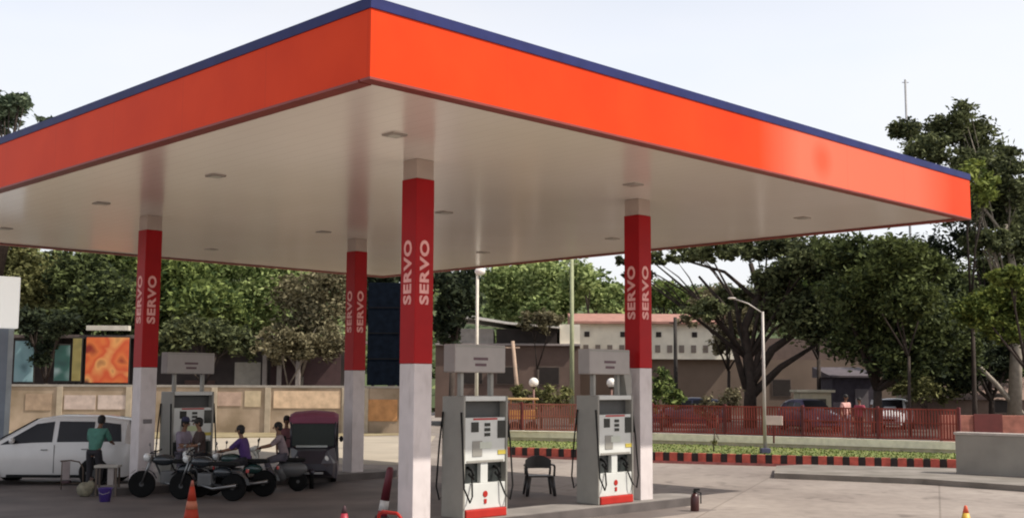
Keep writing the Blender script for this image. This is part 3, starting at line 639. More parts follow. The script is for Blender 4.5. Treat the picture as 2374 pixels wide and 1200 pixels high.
# =================================================================== PEOPLE
skin_m = mat('skin_brown', (.20, .10, .06), .6, var=.06, scale=8); hair_m = mat('hair_black', (.012, .010, .009), .7)
def skinmesh(name, verts, edges, m, sub=2, root=0):
    me = bpy.data.meshes.new(name); me.from_pydata([v[0] for v in verts], edges, []); o = bpy.data.objects.new(name, me); COL.objects.link(o)
    mo = o.modifiers.new('skin', 'SKIN'); 
    for i, v in enumerate(verts):
        r = v[1]; me.skin_vertices[0].data[i].radius = (r, r) if not isinstance(r, tuple) else r
        me.skin_vertices[0].data[i].use_root = (i == root)
    mo.use_smooth_shade = True
    sb = o.modifiers.new('sub', 'SUBSURF'); sb.levels = sub; sb.render_levels = sub
    bpy.context.view_layer.update()
    me2 = bpy.data.meshes.new_from_object(o.evaluated_get(bpy.context.evaluated_depsgraph_get()))
    bpy.data.objects.remove(o); me2.materials.clear(); me2.materials.append(m)
    for p in me2.polygons: p.use_smooth = True
    return me2
POSES = {
 'stand': dict(pelvis=(0, 0, .93), chest=(0, .0, 1.27), neck=(0, .01, 1.45), head=(0, -.03, 1.62), sh=(.18, 0, 1.38), el=(.235, .03, 1.10), wr=(.24, -.07, .86), hip=(.09, 0, .88), kn=(.10, -.02, .49), an=(.10, .03, .08)),
 'lean': dict(pelvis=(0, .12, .92), chest=(0, -.02, 1.27), neck=(0, -.10, 1.44), head=(0, -.20, 1.60), sh=(.20, -.04, 1.37), el=(.27, -.13, 1.12), wr=(.2, -.36, 1.08), hip=(.10, .12, .87), kn=(.13, .04, .48), an=(.13, .10, .08)),
 'ride': dict(pelvis=(0, .22, .86), chest=(0, .12, 1.19), neck=(0, .08, 1.37), head=(0, .03, 1.54), sh=(.18, .10, 1.31), el=(.25, -.10, 1.12), wr=(.27, -.32, 1.07), hip=(.10, .18, .84), kn=(.19, -.22, .74), an=(.19, -.06, .33)),
 'serve': dict(pelvis=(0, 0, .93), chest=(0, -.02, 1.27), neck=(0, -.03, 1.45), head=(0, -.08, 1.61), sh=(.18, -.02, 1.38), el=(.24, -.10, 1.13), wr=(.16, -.34, 1.10), hip=(.09, 0, .88), kn=(.11, -.03, .49), an=(.12, .03, .08)),
}
def person(label, loc, rz, pose, shirt, trousers, s=1.0, cap=None, group=None):
    P = {k: Vector(v) for k, v in POSES[pose].items()}
    t = thing('person', label, 'person', loc, rz, group); t.scale = (s, s, s)
    def sd_(k, sg): v = P[k].copy(); v.x *= sg; return v
    V_ = [(P['pelvis'], (.13, .10)), (P['chest'], (.145, .10)), (P['neck'], .052), (P['neck']*.45+P['head']*.55, .05), (P['head'], (.075, .088)), (P['head']+Vector((0, .01, .085)), (.062, .075))]
    E_ = [(0, 1), (1, 2), (2, 3), (3, 4), (4, 5)]
    def add(v, r, par): V_.append((v, r)); E_.append((par, len(V_)-1)); return len(V_)-1
    for sg in (-1, 1):
        a = add(sd_('sh', sg), .058, 1); b = add(sd_('el', sg), .042, a); c = add(sd_('wr', sg), .028, b)
        dv = (sd_('wr', sg)-sd_('el', sg)).normalized(); pm = add(sd_('wr', sg)+dv*.07, .032, c)
        # four unequal, slightly bent fingers and a thumb leaving the side of the palm
        sidev = Vector((0, 1, 0)) if abs(dv.z) > .6 else Vector((sg, 0, 0)); bend = Vector((-sg*.3, 0, 0)) if abs(dv.z) > .6 else Vector((0, 0, -.6))
        for k, (off, ln) in enumerate(((-.027, .065), (-.009, .078), (.009, .074), (.027, .058))):
            f1 = add(sd_('wr', sg)+dv*(.095)+sidev*off, .010, pm); f2 = add(sd_('wr', sg)+dv*(.095+ln*.55)+sidev*off*1.1+bend*.02, .009, f1); add(sd_('wr', sg)+dv*(.095+ln)+sidev*off*1.1+bend*.05, .007, f2)
        th1 = add(sd_('wr', sg)+dv*.045-sidev*.042, .011, c); add(sd_('wr', sg)+dv*.08-sidev*.06+bend*.02, .009, th1)
        a = add(sd_('hip', sg), .085, 0); b = add(sd_('kn', sg), .058, a); c = add(sd_('an', sg), .038, b)
        add(sd_('an', sg)+Vector((0, -.16, -.045)), .033, c)
    me = skinmesh('body', V_, E_, skin_m)
    # face: eyes, nose, mouth and ears merged into the body mesh
    hd = P['head']; m = MB()
    m.ball(hd+Vector((0, -.095, -.01)), (.014, .022, .024), 8)
    for sg in (-1, 1): m.ball(hd+Vector((sg*.078, .01, -.005)), (.012, .02, .032), 8)
    bm = bmesh.new(); bm.from_mesh(me)
    tmp = m.build('tmp', skin_m); bm.from_mesh(tmp.data); bpy.data.objects.remove(tmp)
    n0 = len(bm.faces); m = MB()
    for sg in (-1, 1): m.ball(hd+Vector((sg*.030, -.086, .018)), (.013, .008, .007), 8)
    m.ball(hd+Vector((0, -.085, -.048)), (.024, .008, .006), 8)
    tmp = m.build('tmp', hair_m); bm.from_mesh(tmp.data); bpy.data.objects.remove(tmp)
    bm.faces.ensure_lookup_table()
    for f in bm.faces[n0:]: f.material_index = 1
    bm.to_mesh(me); bm.free(); me.materials.append(hair_m)
    for p in me.polygons: p.use_smooth = True
    o = bpy.data.objects.new('body', me); COL.objects.link(o); o.parent = t
    # shirt
    sv = [(P['pelvis']-(P['chest']-P['pelvis']).normalized()*.06, (.162, .125)), (P['chest'], (.172, .125)), (P['neck']-(P['neck']-P['chest'])*.22, .075)]
    se = [(0, 1), (1, 2)]
    for sg in (-1, 1):
        sv.append((sd_('sh', sg), .078)); se.append((1, len(sv)-1)); sv.append((sd_('sh', sg)*.35+sd_('el', sg)*.65, .066)); se.append((len(sv)-2, len(sv)-1))
        if pose != 'stand': sv.append((sd_('el', sg)*.9+sd_('wr', sg)*.1, .058)); se.append((len(sv)-2, len(sv)-1))
    o = bpy.data.objects.new('shirt', skinmesh('shirt', sv, se, shirt)); COL.objects.link(o); o.parent = t
    tv = [(P['pelvis']+Vector((0, 0, .02)), (.125, .115))]; te = []
    for sg in (-1, 1):
        tv.append((sd_('hip', sg), .105)); te.append((0, len(tv)-1)); tv.append((sd_('kn', sg), .078)); te.append((len(tv)-2, len(tv)-1))
        tv.append((sd_('an', sg)+Vector((0, 0, .03)), .064)); te.append((len(tv)-2, len(tv)-1))
    o = bpy.data.objects.new('trousers', skinmesh('trousers', tv, te, trousers)); COL.objects.link(o); o.parent = t
    h = MB(); h.ball(hd+Vector((0, .022, .048)), (.090, .104, .095), 16)
    h.ball(hd+Vector((0, .05, -.01)), (.082, .075, .075), 12)
    h.build('hair', hair_m, t)
    if cap:
        c_ = MB(); c_.lathe([(.098, .0), (.1, .05), (.07, .10), (.02, .115)], 16, Matrix.Translation(hd+Vector((0, .012, .06)))); c_.box(-.06, .06, -.17, -.07, .06, .072, .004, Matrix.Translation(hd)); c_.build('cap', cap, t)
    sh = mat('shoe_dark', (.03, .025, .02), .6)
    for sg in (-1, 1):
        a = sd_('an', sg); MB().ball(a+Vector((0, -.07, -.035)), (.055, .145, .048), 10).build('shoe', sh, t)
    return t
cl = lambda n, c: mat(n, c, .85, var=.2, scale=6, bump=.2)
dark_tr = cl('trousers_black', (.02, .018, .022)); grey_tr = cl('trousers_grey', (.09, .08, .10))
def ap(px, D): return at(px, 1000, D).x
person('person in a green shirt and black trousers bending towards the white car, back to us', (ap(226, 28.4), 28.4, 0), PI-.15, 'lean', cl('shirt_green', (.07, .20, .155)), dark_tr, 1.03)
person('attendant person in a lilac-grey shirt and navy cap before the left dispenser', (ap(424, 27.9), 27.9, 0), R(70), 'serve', cl('shirt_lilac', (.24, .20, .25)), grey_tr, 1.0, mat('cap_navy', (.03, .03, .07), .8))
person('person in dark brown clothes standing by the black motorcycle', (ap(466, 27.3), 27.3, 0), R(-60), 'serve', cl('shirt_brown', (.055, .032, .028)), dark_tr, 1.02)
bx = ap(400, 26.6); motorcycle('black motorcycle standing at the foot of the left pillar', (bx, 26.6, .004), R(4), mat('bike_tank_black', (.02, .025, .03), .25, coat=.5))
bx2 = ap(555, 27.0); motorcycle('dark motorcycle ridden by the person in violet', (bx2, 27.0, .004), R(-8), mat('bike_tank_green', (.02, .05, .045), .25, coat=.5))
person('person in a violet shirt sitting on the dark motorcycle', (bx2-.02, 27.0, -.02), R(-98), 'ride', cl('shirt_violet', (.07, .03, .14)), dark_tr, .98)
motorcycle('black motorcycle parked behind the other motorcycles under the two standing people', (ap(488, 27.6), 27.6, .004), R(6), mat('bike_tank_dark', (.015, .015, .018), .3))
motorcycle('black motorcycle nearest to us, parked between the orange cone and the violet rider', (ap(486, 26.0), 26.0, .004), R(-14), mat('bike_tank_black', (.02, .025, .03)))
bx3 = ap(640, 28.2); scooter('white scooter ridden by the person in the pale shirt', (bx3, 28.2, .004), R(10), mat('scooter_white', (.62, .62, .56), .35, coat=.4))
person('person in a pale mauve shirt sitting on the white scooter', (bx3, 28.2, -.02), R(-80), 'ride', cl('shirt_mauve', (.26, .20, .21)), grey_tr, 1.0)
person('person in a maroon top standing behind the scooter left of the three-wheeler', (ap(664, 30.2), 30.2, 0), R(20), 'stand', cl('shirt_maroon', (.20, .08, .09)), dark_tr, 1.0)
# beyond the railing
person('person in white standing beside the white small car, below the dark tree', (ap(2033, 54), 54, UZ), 0, 'stand', cl('shirt_white', (.8, .8, .8)), cl('trousers_white', (.6, .6, .6)), 1.0)
person('person in a pale pink shirt behind the railing right of the violet car', (ap(1962, 45.2), 45.2, UZ), R(30), 'stand', cl('shirt_pink', (.62, .34, .30)), grey_tr, 1.0)
person('person in a crimson top behind the railing, rightmost walker', (ap(1994, 45.6), 45.6, UZ), R(-40), 'stand', cl('shirt_crimson', (.35, .05, .08)), dark_tr, .93)

# three-wheeler seen from the front
def rickshaw(label, loc, rz):
    t = thing('auto_rickshaw', label, 'three-wheeler', loc, rz)
    dk_ = mat('rickshaw_dark', (.025, .022, .035), .4, var=.15, coat=.3); mr = mat('rickshaw_hood', (.22, .055, .10), .7, var=.15)
    wheel(t, 0, -1.05, .23, .23, .10, .55).rotation_euler = (0, 0, PI/2)
    for s_ in (-1, 1): wheel(t, s_*.52, 1.0, .23, .23, .12, .55).rotation_euler = (0, 0, PI/2)
    # nose and lower shell: lofted sections from front to back
    secs = [(-1.15, .34, .22, .45, .62), (-.95, .50, .36, .30, .92), (-.62, .56, .55, .22, 1.0), (-.55, .60, .60, .22, .62), (.3, .62, .62, .22, .60), (.35, .62, .62, .22, 1.0), (1.25, .62, .58, .26, 1.05), (1.38, .56, .5, .32, .9)]
    m = MB()
    for (y, wb, wt, z0, z1) in secs: m.v += [(-wb, y, z0), (-wb*1.03, y, (z0+z1)/2), (-wt, y, z1), (wt, y, z1), (wb*1.03, y, (z0+z1)/2), (wb, y, z0)]
    for k in range(len(secs)-1):
        for j in range(6): a = k*6+j; b = k*6+(j+1) % 6; m.f.append((a, b, b+6, a+6)); m.sm.append(False)
    m.f.append(tuple(range(6))); m.sm.append(False); m.f.append(tuple(range((len(secs)-1)*6, len(secs)*6))[::-1]); m.sm.append(False)
    m.build('body', dk_, t)
    h = MB(); arcs = []
    for (y, zt, wd) in ((-.68, 1.72, .56), (-.6, 1.80, .60), (.4, 1.86, .62), (1.15, 1.82, .60), (1.36, 1.55, .58)):
        arcs.append([(-wd, y, zt-.22), (-wd, y, zt-.08), (-wd*.8, y, zt-.01), (0, y, zt+.03), (wd*.8, y, zt-.01), (wd, y, zt-.08), (wd, y, zt-.22)])
    for a in arcs: h.v += a
    for k in range(len(arcs)-1):
        for j in range(6): a = k*7+j; h.f.append((a, a+1, a+8, a+7)); h.sm.append(True)
    ho = h.build('hood', mr, t); so_ = ho.modifiers.new('s', 'SOLIDIFY'); so_.thickness = .03
    MB().box(-.56, .56, -.70, -.66, 1.58, 1.74, .01).build('visor', mr, t)
    MB().box(-.60, .60, 1.30, 1.36, 1.0, 1.6, .01).build('rear_curtain', mat('curtain_dark', (.03, .025, .03), .8), t)
    for s_ in (-1, 1):
        MB().tube([(s_*.54, -.66, .98), (s_*.55, -.68, 1.62)], .025, 6).build('windscreen_post', dk_, t)
        MB().tube([(s_*.60, .36, .98), (s_*.60, .38, 1.68)], .022, 6).build('side_post', dk_, t)
        MB().ball((s_*.32, -.99, .72), (.085, .06, .085), 10).build('headlight', mat('lamp_clear', (.7, .7, .68)), t)
        MB().tube([(s_*.55, -.66, 1.2), (s_*.68, -.72, 1.22)], .01, 5).ball((s_*.7, -.73, 1.2), (.05, .02, .08), 8).build('mirror', rub, t)
    MB().box(-.53, .53, -.675, -.665, 1.02, 1.57).build('windscreen', mat('rickshaw_glass', (.02, .028, .025), .35, spec=.3), t)
    MB().box(-.42, .36, -.75, -.68, .985, 1.04, .015).build('dash_strip', mat('strip_pale', (.42, .45, .43), .5), t)
    MB().box(-.5, .5, .5, .95, .62, .78, .03).build('seat', rub, t)
    MB().ball((0, -1.08, .42), (.09, .24, .09), 10).build('front_mudguard', dk_, t)
    MB().box(-.28, .28, -1.22, -1.17, .36, .42, .01).build('bumper', chrome, t)
    return t
rickshaw('dark three-wheeler with maroon hood facing us left of the farthest pillar', (ap(728, 30.0), 30.0, 0), R(8))

# =================================================================== POSTS AND LAMPS
post_m = mat('galvanised', (.42, .39, .36), .5, metal=.2, var=.1); post_w = mat('post_white', (.62, .58, .50), .5)
def street_lamp(label, base, topz, arm, r=.065, head=True, m=post_m):
    t = thing('street_lamp', label, 'street lamp', base)
    hz = topz-base[2]
    MB().tube([(0, 0, 0), (0, 0, hz)], [r, r*.7], 10).build('pole', m, t)
    MB().box(-.16, .16, -.16, .16, 0, .18, .02).build('base', mat('lamp_base_blue', (.06, .06, .12), .6), t)
    if arm:
        MB().tube([(0, 0, hz-.05), (arm[0]*.5, 0, hz+arm[1]*.62), (arm[0], 0, hz+arm[1])], r*.36, 8).build('arm', m, t)
        MB().ball((arm[0]*1.06, 0, hz+arm[1]+.01), (.15, .07, .04), 12).build('lamp_head', mat('lamp_shell', (.5, .45, .40), .4), t)
    return t
q = onz(1774, 1050, .3); D = q.y
street_lamp('tall grey street lamp with bent arm standing on the verge before the maroon railing', q, at(1772, 722, D).z, (-(1772-1705)/2680*D, (722-692)/2680*D))
# globe lamp and slim poles beyond the dispenser
q = at(1237, 1000, 50); t = thing('globe_lamp', 'short lamp with round white globe behind the railing above the empty chair', 'lamp', (q.x, 50, UZ))
z = at(1237, 886, 50).z-UZ
MB().tube([(0, 0, 0), (0, 0, z-.15)], .045, 8).build('pole', mat('lamp_rust', (.2, .10, .08), .6), t); MB().ball((0, 0, z), .21, 16).build('globe', mat('globe_white', (.85, .82, .76), .3), t); MB().lathe([(.1, z-.22), (.12, z-.17)], 12).build('collar', rub, t)
q2 = at(1418, 1000, 50); t2 = copy_tree(t); t2.location.x = q2.x; t2['label'] = 'globe lamp seen in the gap under the header sign of the dispenser with the wing'; t['group'] = t2['group'] = 'globe lamps behind the railing'
q = at(1212, 1000, 49); t = thing('hand_cart', 'orange-yellow hand cart behind the faded railing between the two large dispensers', 'cart', (q.x, 49, UZ))
oc = mat('cart_orange', (.62, .30, .08), .6, var=.2)
MB().box(-.55, .55, -.35, .35, .62, 1.0, .02).build('tray', oc, t); MB().box(-.65, .65, -.45, .45, 1.42, 1.5, .02).build('roof', mat('cart_roof', (.62, .40, .18), .6), t)
for sx in (-.5, .5):
    for sy in (-.3, .3): MB().tube([(sx, sy, .6), (sx, sy, 1.43)], .02, 6).build('roof_post', oc, t)
for sx in (-.35, .35): wheel(t, sx, -.36, .27, .27, .06, .7)
def pole(label, px, py0, py1, D, r, m, top=False, lean=0):
    q = at(px, 1000, D); zt = at(px, py0, D).z; zb = UZ if py1 is None else at(px, py1, D).z
    t = thing('utility_pole', label, 'pole', (q.x, D, zb)); L = zt-zb
    MB().tube([(0, 0, 0), (lean, 0, L)], [r, r*.75], 8).build('shaft', m, t)
    if top: MB().ball((lean+.1, 0, L+.05), (.22, .14, .16), 10).build('lamp_head', mat('globe_white', (.85, .82, .76)), t)
    else: MB().box(lean-.35, lean+.35, -.03, .03, L-.35, L-.28).build('crossarm', m, t)
    return t
pole('slim white lamp pole rising above the front dispenser, small lamp on top', 1104, 632, None, 45, .075, post_w, True)
pole('pale leaning utility pole between the two large dispensers', 1207, 790, None, 56, .11, mat('pole_buff', (.42, .30, .22), .8), False, -.4)
pole('tall pale greenish pole just left of the dispenser with the wing', 1326, 598, None, 62, .13, mat('pole_moss', (.32, .34, .20), .8))
pole('thin dark pole in front of the white banded building', 1568, 735, None, 66, .13, mat('pole_dark', (.03, .025, .022), .8))
pole('very thin mast rising above the treetops at the upper right', 2125, 185, None, 120, .16, mat('mast_grey', (.30, .30, .31), .6))
# totem sign at the left edge
q = at(-6, 1000, 33); t = thing('totem_sign', 'white boxed sign on a broad blue-grey post at the left edge', 'sign', (q.x-.30, 33, 0), R(38))
zt = at(0, 640, 33).z; zb = at(0, 760, 33).z
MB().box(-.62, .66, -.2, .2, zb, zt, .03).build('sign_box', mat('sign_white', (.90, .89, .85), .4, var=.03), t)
MB().box(-.30, .56, -.12, .12, 0, zb, .01).build('post', mat('post_bluegrey', (.23, .27, .33), .5, var=.08), t)
MB().box(.42, .565, -.125, .125, 0.1, zb-.01).build('post_edge', mat('post_edge_pale', (.40, .44, .46), .5), t)

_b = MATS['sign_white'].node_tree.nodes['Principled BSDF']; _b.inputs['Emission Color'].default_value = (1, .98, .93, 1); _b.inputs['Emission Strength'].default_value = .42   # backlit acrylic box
# white small board on the railing
q = at(1750, 965, 44.5); t = thing('notice_board', 'small blank pale board fixed to the maroon railing left of the street lamp', 'board', (q.x-.02, 41.3, 1.35), R(-26))
MB().box(-.36, .33, -.02, .02, -.16, .16, .005).build('panel', mat('board_pink', (.75, .60, .56), .6), t); MB().box(-.03, .03, .022, .04, -.8, .1).build('stake', red_d, t)
# cream kiosk behind the violet car
q = at(1885, 1000, 56); t = thing('kiosk', 'small cream kiosk with flat roof behind the violet car', 'kiosk', (q.x, 56, UZ))
MB().box(-.75, .75, -.6, .6, 0, 1.75, .02).build('walls', mat('kiosk_cream', (.52, .46, .32), .7, var=.1), t); MB().box(-.9, .9, -.8, .8, 1.75, 1.87, .02).build('roof', mat('kiosk_roof', (.60, .54, .40), .7), t)
MB().box(-.5, .5, -.62, -.6, .95, 1.45).build('hatch', mat('kiosk_dark', (.08, .07, .06), .7), t)

# =================================================================== BUILDINGS
def wall_box(t, x0, x1, y0, y1, z0, z1, m, nm='wall'): return MB().box(x0, x1, y0, y1, z0, z1).build(nm, m, t)
win_d = mat('window_dark', (.035, .028, .025), .5, spec=.2); win_f = mat('window_frame', (.13, .095, .075), .7)
def window(t, x, z, w_, h_, y=0):
    f = MB().box(x-w_/2-.08, x+w_/2+.08, y-.05, y-.002, z-h_/2-.08, z+h_/2+.08, 0).build('window', win_f, t)
    MB().box(x-w_/2, x+w_/2, y-.07, y-.052, z-h_/2, z+h_/2).build('pane', win_d, f)
# long banded building
D = 80; a = at(1330, 800, D); b = at(2075, 800, D)
t = thing('long_building', 'long two-storey building with white patterned balcony band and red tiled roof', 'building', (a.x, D, UZ), 0)
LB = b.x-a.x; zb0 = at(1500, 832, D).z-UZ; zb1 = at(1500, 752, D).z-UZ; zr = at(1500, 728, D).z-UZ
tan = mat('wall_tan', (.16, .115, .085), .9, var=.15, scale=.5); cream = mat('band_cream', (.82, .76, .62), .85, var=.12, scale=1.2); roofr = mat('roof_red', (.36, .18, .14), .85, var=.2, scale=2)
wall_box(t, 0, LB, 0, 10, 0, zb0, tan); wall_box(t, .2, LB*.495, -.6, 9.5, zb0, zb1, cream, 'balcony_band')
rf = MB(); rf.prism([(-.2, -1.2), (LB*.495+.6, -1.2), (LB*.495+.6, 4.5), (-.2, 4.5)], zb1+.004, [zb1+.16, zb1+.16, zr+.3, zr+.3]); rf.build('roof', roofr, t)
for i in range(13):
    x = .8+i*.82
    if x < LB*.495-.4: 
        MB().box(x-.17, x+.17, -.66, -.602, zb0+.45, zb0+.95).build('band_opening', mat('opening_grey', (.22, .18, .15), .8), t)
        if i % 3 == 0: MB().box(x-.1, x+.25, -.66, -.602, zb0+1.5, zb0+1.85).build('band_opening', win_d, t)
for i in range(5):
    x = 1.5+i*3.2; window(t, x, 1.9, 1.2, 1.1) if i in (1, 4) else None
wall_box(t, LB*.495+.5, LB-.3, .5, 9, zb0, zb0+1.5, mat('wall_upper_brown', (.13, .09, .075), .9), 'upper_wall')
D = 62; q = at(1932, 1000, D); t = thing('shed', 'dark grey-violet shed behind the railing left of the white small car', 'shed', (q.x, D, UZ))
MB().box(0, 2.25, 0, 3, 0, 2.5, .02).build('walls', mat('shed_violet', (.055, .045, .06), .8, var=.25), t); MB().prism([(-.2, -.3), (2.45, -.3), (2.45, 3.3), (-.2, 3.3)], 2.503, [2.6, 2.6, 3.1, 3.1]).build('roof', mat('shed_roof', (.10, .08, .09), .7), t)
MB().box(1.2, 1.9, -.05, -.002, 0, 1.9, .01).build('door', mat('shed_door', (.16, .14, .15), .6), t)
# left workshop with a white sheet roof
D = 72; a = at(1010, 800, D); b = at(1345, 800, D); LB = b.x-a.x
t = thing('workshop', 'brown workshop with white sheet roof and dark ventilation gap behind the dispensers', 'building', (a.x, D, UZ))
z1 = at(1100, 800, D).z-UZ; z2 = at(1100, 765, D).z-UZ
wall_box(t, 0, LB, 0, 8, 0, z1, mat('wall_brown', (.15, .10, .08), .9, var=.2, scale=.6)); wall_box(t, 0, LB, -.3, 8, z1, z1+.12, mat('ledge_grey', (.36, .31, .29), .8), 'ledge')
wall_box(t, LB*.42, LB*.84, .1, 6, z1+.12, z2+.1, win_d, 'ventilation_gap'); wall_box(t, LB*.86, LB, .1, 6, z1+.12, z2+.4, cream, 'gable_wall'); wall_box(t, 0.1, LB*.40, .1, 6, z1+.12, z2+.1, mat('wall_stone', (.38, .34, .30), .9), 'parapet')
m = MB(); pts = [(LB*.12, z2+.75), (LB*.26, z2+.68), (LB*.5, z2+.36), (LB*.86, z2+.12), (LB*.86, z2+.22), (LB*.5, z2+.50), (LB*.26, z2+.86), (LB*.12, z2+.92)]
for yy in (-.6, 6.2): m.poly([(x, yy, z) for x, z in pts])
for k in range(8): A_ = pts[k]; B_ = pts[(k+1) % 8]; m.poly([(A_[0], -.6, A_[1]), (B_[0], -.6, B_[1]), (B_[0], 6.2, B_[1]), (A_[0], 6.2, A_[1])])
m.build('roof', mat('sheet_white', (.70, .66, .60), .6), t)
for x in (.25, .5, .78): window(t, LB*x, 2.6, 1.3, 1.0)
# brick block at the far right beyond the grey wall
D = 43; a = at(2185, 1000, D); t = thing('brick_wall', 'reddish brick wall beyond the grey low wall at the right edge', 'wall', (a.x, D, UZ))
zt = at(2250, 962, D).z-UZ
MB().box(0, 9, 0, .3, 0, zt, .01).build('wall_body', mat('brick_red', (.36, .14, .10), .9, var=.25, scale=3), t)
q = at(2258, 1000, D).x-a.x; t2 = MB().box(q, q+1.05, -.05, -.002, .05, zt+.05, .005).build('gate_panel', mat('gate_maroon', (.14, .025, .02), .6), t)
# small house behind
D = 60; a = at(2190, 1000, D); t = thing('small_house', 'low brown house with sloping roof behind the brick wall', 'house', (a.x, D, UZ)); zt = at(2300, 905, D).z-UZ
wall_box(t, 0, 8, 0, 6, 0, zt*.75, mat('house_brown', (.20, .14, .11), .9)); m = MB()
ze = zt*.75+.003
for (xa, xb) in ((-.4, 8.4),): m.poly([(xa, -.4, ze), (xb, -.4, ze), (xb-1, 3, ze+1.2), (xa+1, 3, ze+1.2)]); m.poly([(xa, 6.4, ze), (xb, 6.4, ze), (xb-1, 3, ze+1.2), (xa+1, 3, ze+1.2)]); m.poly([(xa, -.4, ze), (xa+1, 3, ze+1.2), (xa, 6.4, ze)]); m.poly([(xb, -.4, ze), (xb-1, 3, ze+1.2), (xb, 6.4, ze)]); m.poly([(xa, -.4, ze), (xb, -.4, ze), (xb, 6.4, ze), (xa, 6.4, ze)])
m.build('roof', mat('house_roof', (.22, .15, .12), .9), t); window(t, 3, 1.2, 1, .9)

# left side: compound wall with faded painted panels, dark shops with posters
D = 60; a = at(-60, 1000, D); b = at(925, 1000, D); LB = b.x-a.x
t = thing('compound_wall', 'long faded beige compound wall with pinkish painted panels behind the cars', 'wall', (a.x, D, 0)); zt = at(400, 897, D).z
MB().box(0, LB, 0, .3, 0, zt, .01).build('wall_body', mat('wall_faded', (.24, .18, .115), .9, col2=(.44, .34, .25), scale=.8, bump=.2), t)
MB().box(0, LB, -.05, .35, zt, zt+.12, .01).build('coping', mat('coping_dull', (.30, .27, .235), .9), t)
def panel(x0, x1, y0, y1, c, nm):
    A = at(x0, y0, D).x-a.x; Bx = at(x1, y0, D).x-a.x; z0 = at(x0, y1, D).z; z1 = at(x0, y0, D).z
    MB().box(A, Bx, -.03, -.002, z0, z1).build('painted_panel', mat(nm, c, .85, var=.18, scale=2.5), t)
panel(150, 222, 915, 948, (.50, .40, .35), 'panel_a'); panel(228, 296, 915, 948, (.54, .44, .39), 'panel_b'); panel(505, 560, 908, 940, (.45, .32, .25), 'panel_c'); panel(568, 605, 905, 942, (.52, .42, .28), 'panel_d')
panel(635, 790, 905, 945, (.66, .48, .32), 'panel_e'); panel(852, 922, 925, 975, (.50, .25, .10), 'panel_f'); panel(60, 120, 912, 950, (.36, .26, .18), 'panel_g')
for px in (140, 300, 498, 622, 800, 848): 
    x = at(px, 900, D).x-a.x; MB().box(x-.15, x+.15, -.08, -.032, 0, zt, .01).build('pier', mat('pier_beige', (.42, .35, .26), .9), t)
# shop row
D = 66; a = at(-60, 1000, D); b = at(800, 1000, D); LB = b.x-a.x; zt = at(300, 785, D).z; z0 = at(300, 892, D).z
t = thing('shop_row', 'dark row of low shops behind the beige wall, left half of the picture', 'building', (a.x, D, 0))
wall_box(t, 0, LB, 0, 8, 0, zt, mat('shop_dark', (.045, .035, .033), .9, var=.3, scale=1)); X = lambda px: at(px, 850, D).x-a.x; Z = lambda py: at(300, py, D).z
MB().box(-.3, LB+.3, -1.0, 8.2, zt, zt+.18, .01).build('roof_slab', mat('slab_brown', (.13, .10, .09), .9), t)
MB().box(X(215), X(312), -1.3, -.9, Z(768), Z(757), .01).build('awning', mat('awning_pale', (.58, .54, .46), .8), t)
for (x0, x1, y0, y1, c, nm) in ((545, 605, 838, 894, (.40, .37, .31), 'shutter_pale'), (628, 700, 830, 895, (.06, .03, .03), 'shutter_dark'), (705, 790, 810, 895, (.09, .05, .05), 'shutter_maroon'), (430, 500, 880, 893, (.08, .04, .03), 'shutter_brown')):
    MB().box(X(x0), X(x1), -.06, -.002, Z(y1), Z(y0)).build('shutter', mat(nm, c, .7), t)
for px in (622, 655, 698): MB().box(X(px)-.12, X(px)+.12, -1.0, -.8, 0, zt).build('column', mat('column_pale', (.34, .30, .27), .8), t)
# colourful hoardings: each a flat board with an abstract mix of colours
def poster_mat(nm, cols, scale, seed):
    m = bpy.data.materials.new(nm); m.use_nodes = True; tr = m.node_tree; b_ = tr.nodes['Principled BSDF']; b_.inputs['Roughness'].default_value = .6
    tc_ = tr.nodes.new('ShaderNodeTexCoord'); mp_ = tr.nodes.new('ShaderNodeMapping'); mp_.inputs['Location'].default_value = (seed, 0, seed*1.7)
    n_ = tr.nodes.new('ShaderNodeTexNoise'); n_.inputs['Scale'].default_value = scale; n_.inputs['Detail'].default_value = 1.5; n_.inputs['Distortion'].default_value = .25
    tr.links.new(tc_.outputs['Object'], mp_.inputs[0]); tr.links.new(mp_.outputs[0], n_.inputs[0]); r_ = tr.nodes.new('ShaderNodeValToRGB')
    e = r_.color_ramp.elements; e[0].position = .3; e[0].color = (*cols[0], 1); e[1].position = .7; e[1].color = (*cols[-1], 1)
    for i, c in enumerate(cols[1:-1]): k = e.new(.3+.4*(i+1)/(len(cols)-1)); k.color = (*c, 1)
    tr.links.new(n_.outputs[0], r_.inputs[0]); tr.links.new(r_.outputs[0], b_.inputs['Base Color']); return m
def hoarding(label, x0, x1, y0, y1, m, D=64.5):
    A = at(x0, y1, D); Bp = at(x1, y0, D); t = thing('hoarding', label, 'hoarding', (A.x, D, 0), 0, 'colourful hoardings above the beige wall')
    MB().box(0, Bp.x-A.x, -.05, .0, A.z, Bp.z, .005).build('panel', m, t)
    w_ = Bp.x-A.x; MB().box(-.06, w_+.06, .002, .06, A.z-.08, Bp.z+.08, .005).build('frame', mat('hoarding_frame', (.04, .035, .03), .7), t)
    for x in (.2*w_, .8*w_): MB().box(x-.06, x+.06, .062, .16, 0, A.z+.1).build('leg', mat('hoarding_frame', (.04, .035, .03)), t)
hoarding('pale turquoise hoarding near the white boxed sign', 32, 80, 790, 884, poster_mat('poster_teal', [(.03, .07, .09), (.22, .38, .40), (.30, .45, .48)], .9, 3))
hoarding('dark green hoarding left of the yellow strip hoarding', 125, 163, 800, 882, poster_mat('poster_green', [(.02, .05, .05), (.04, .12, .10), (.30, .40, .40)], .8, 8))
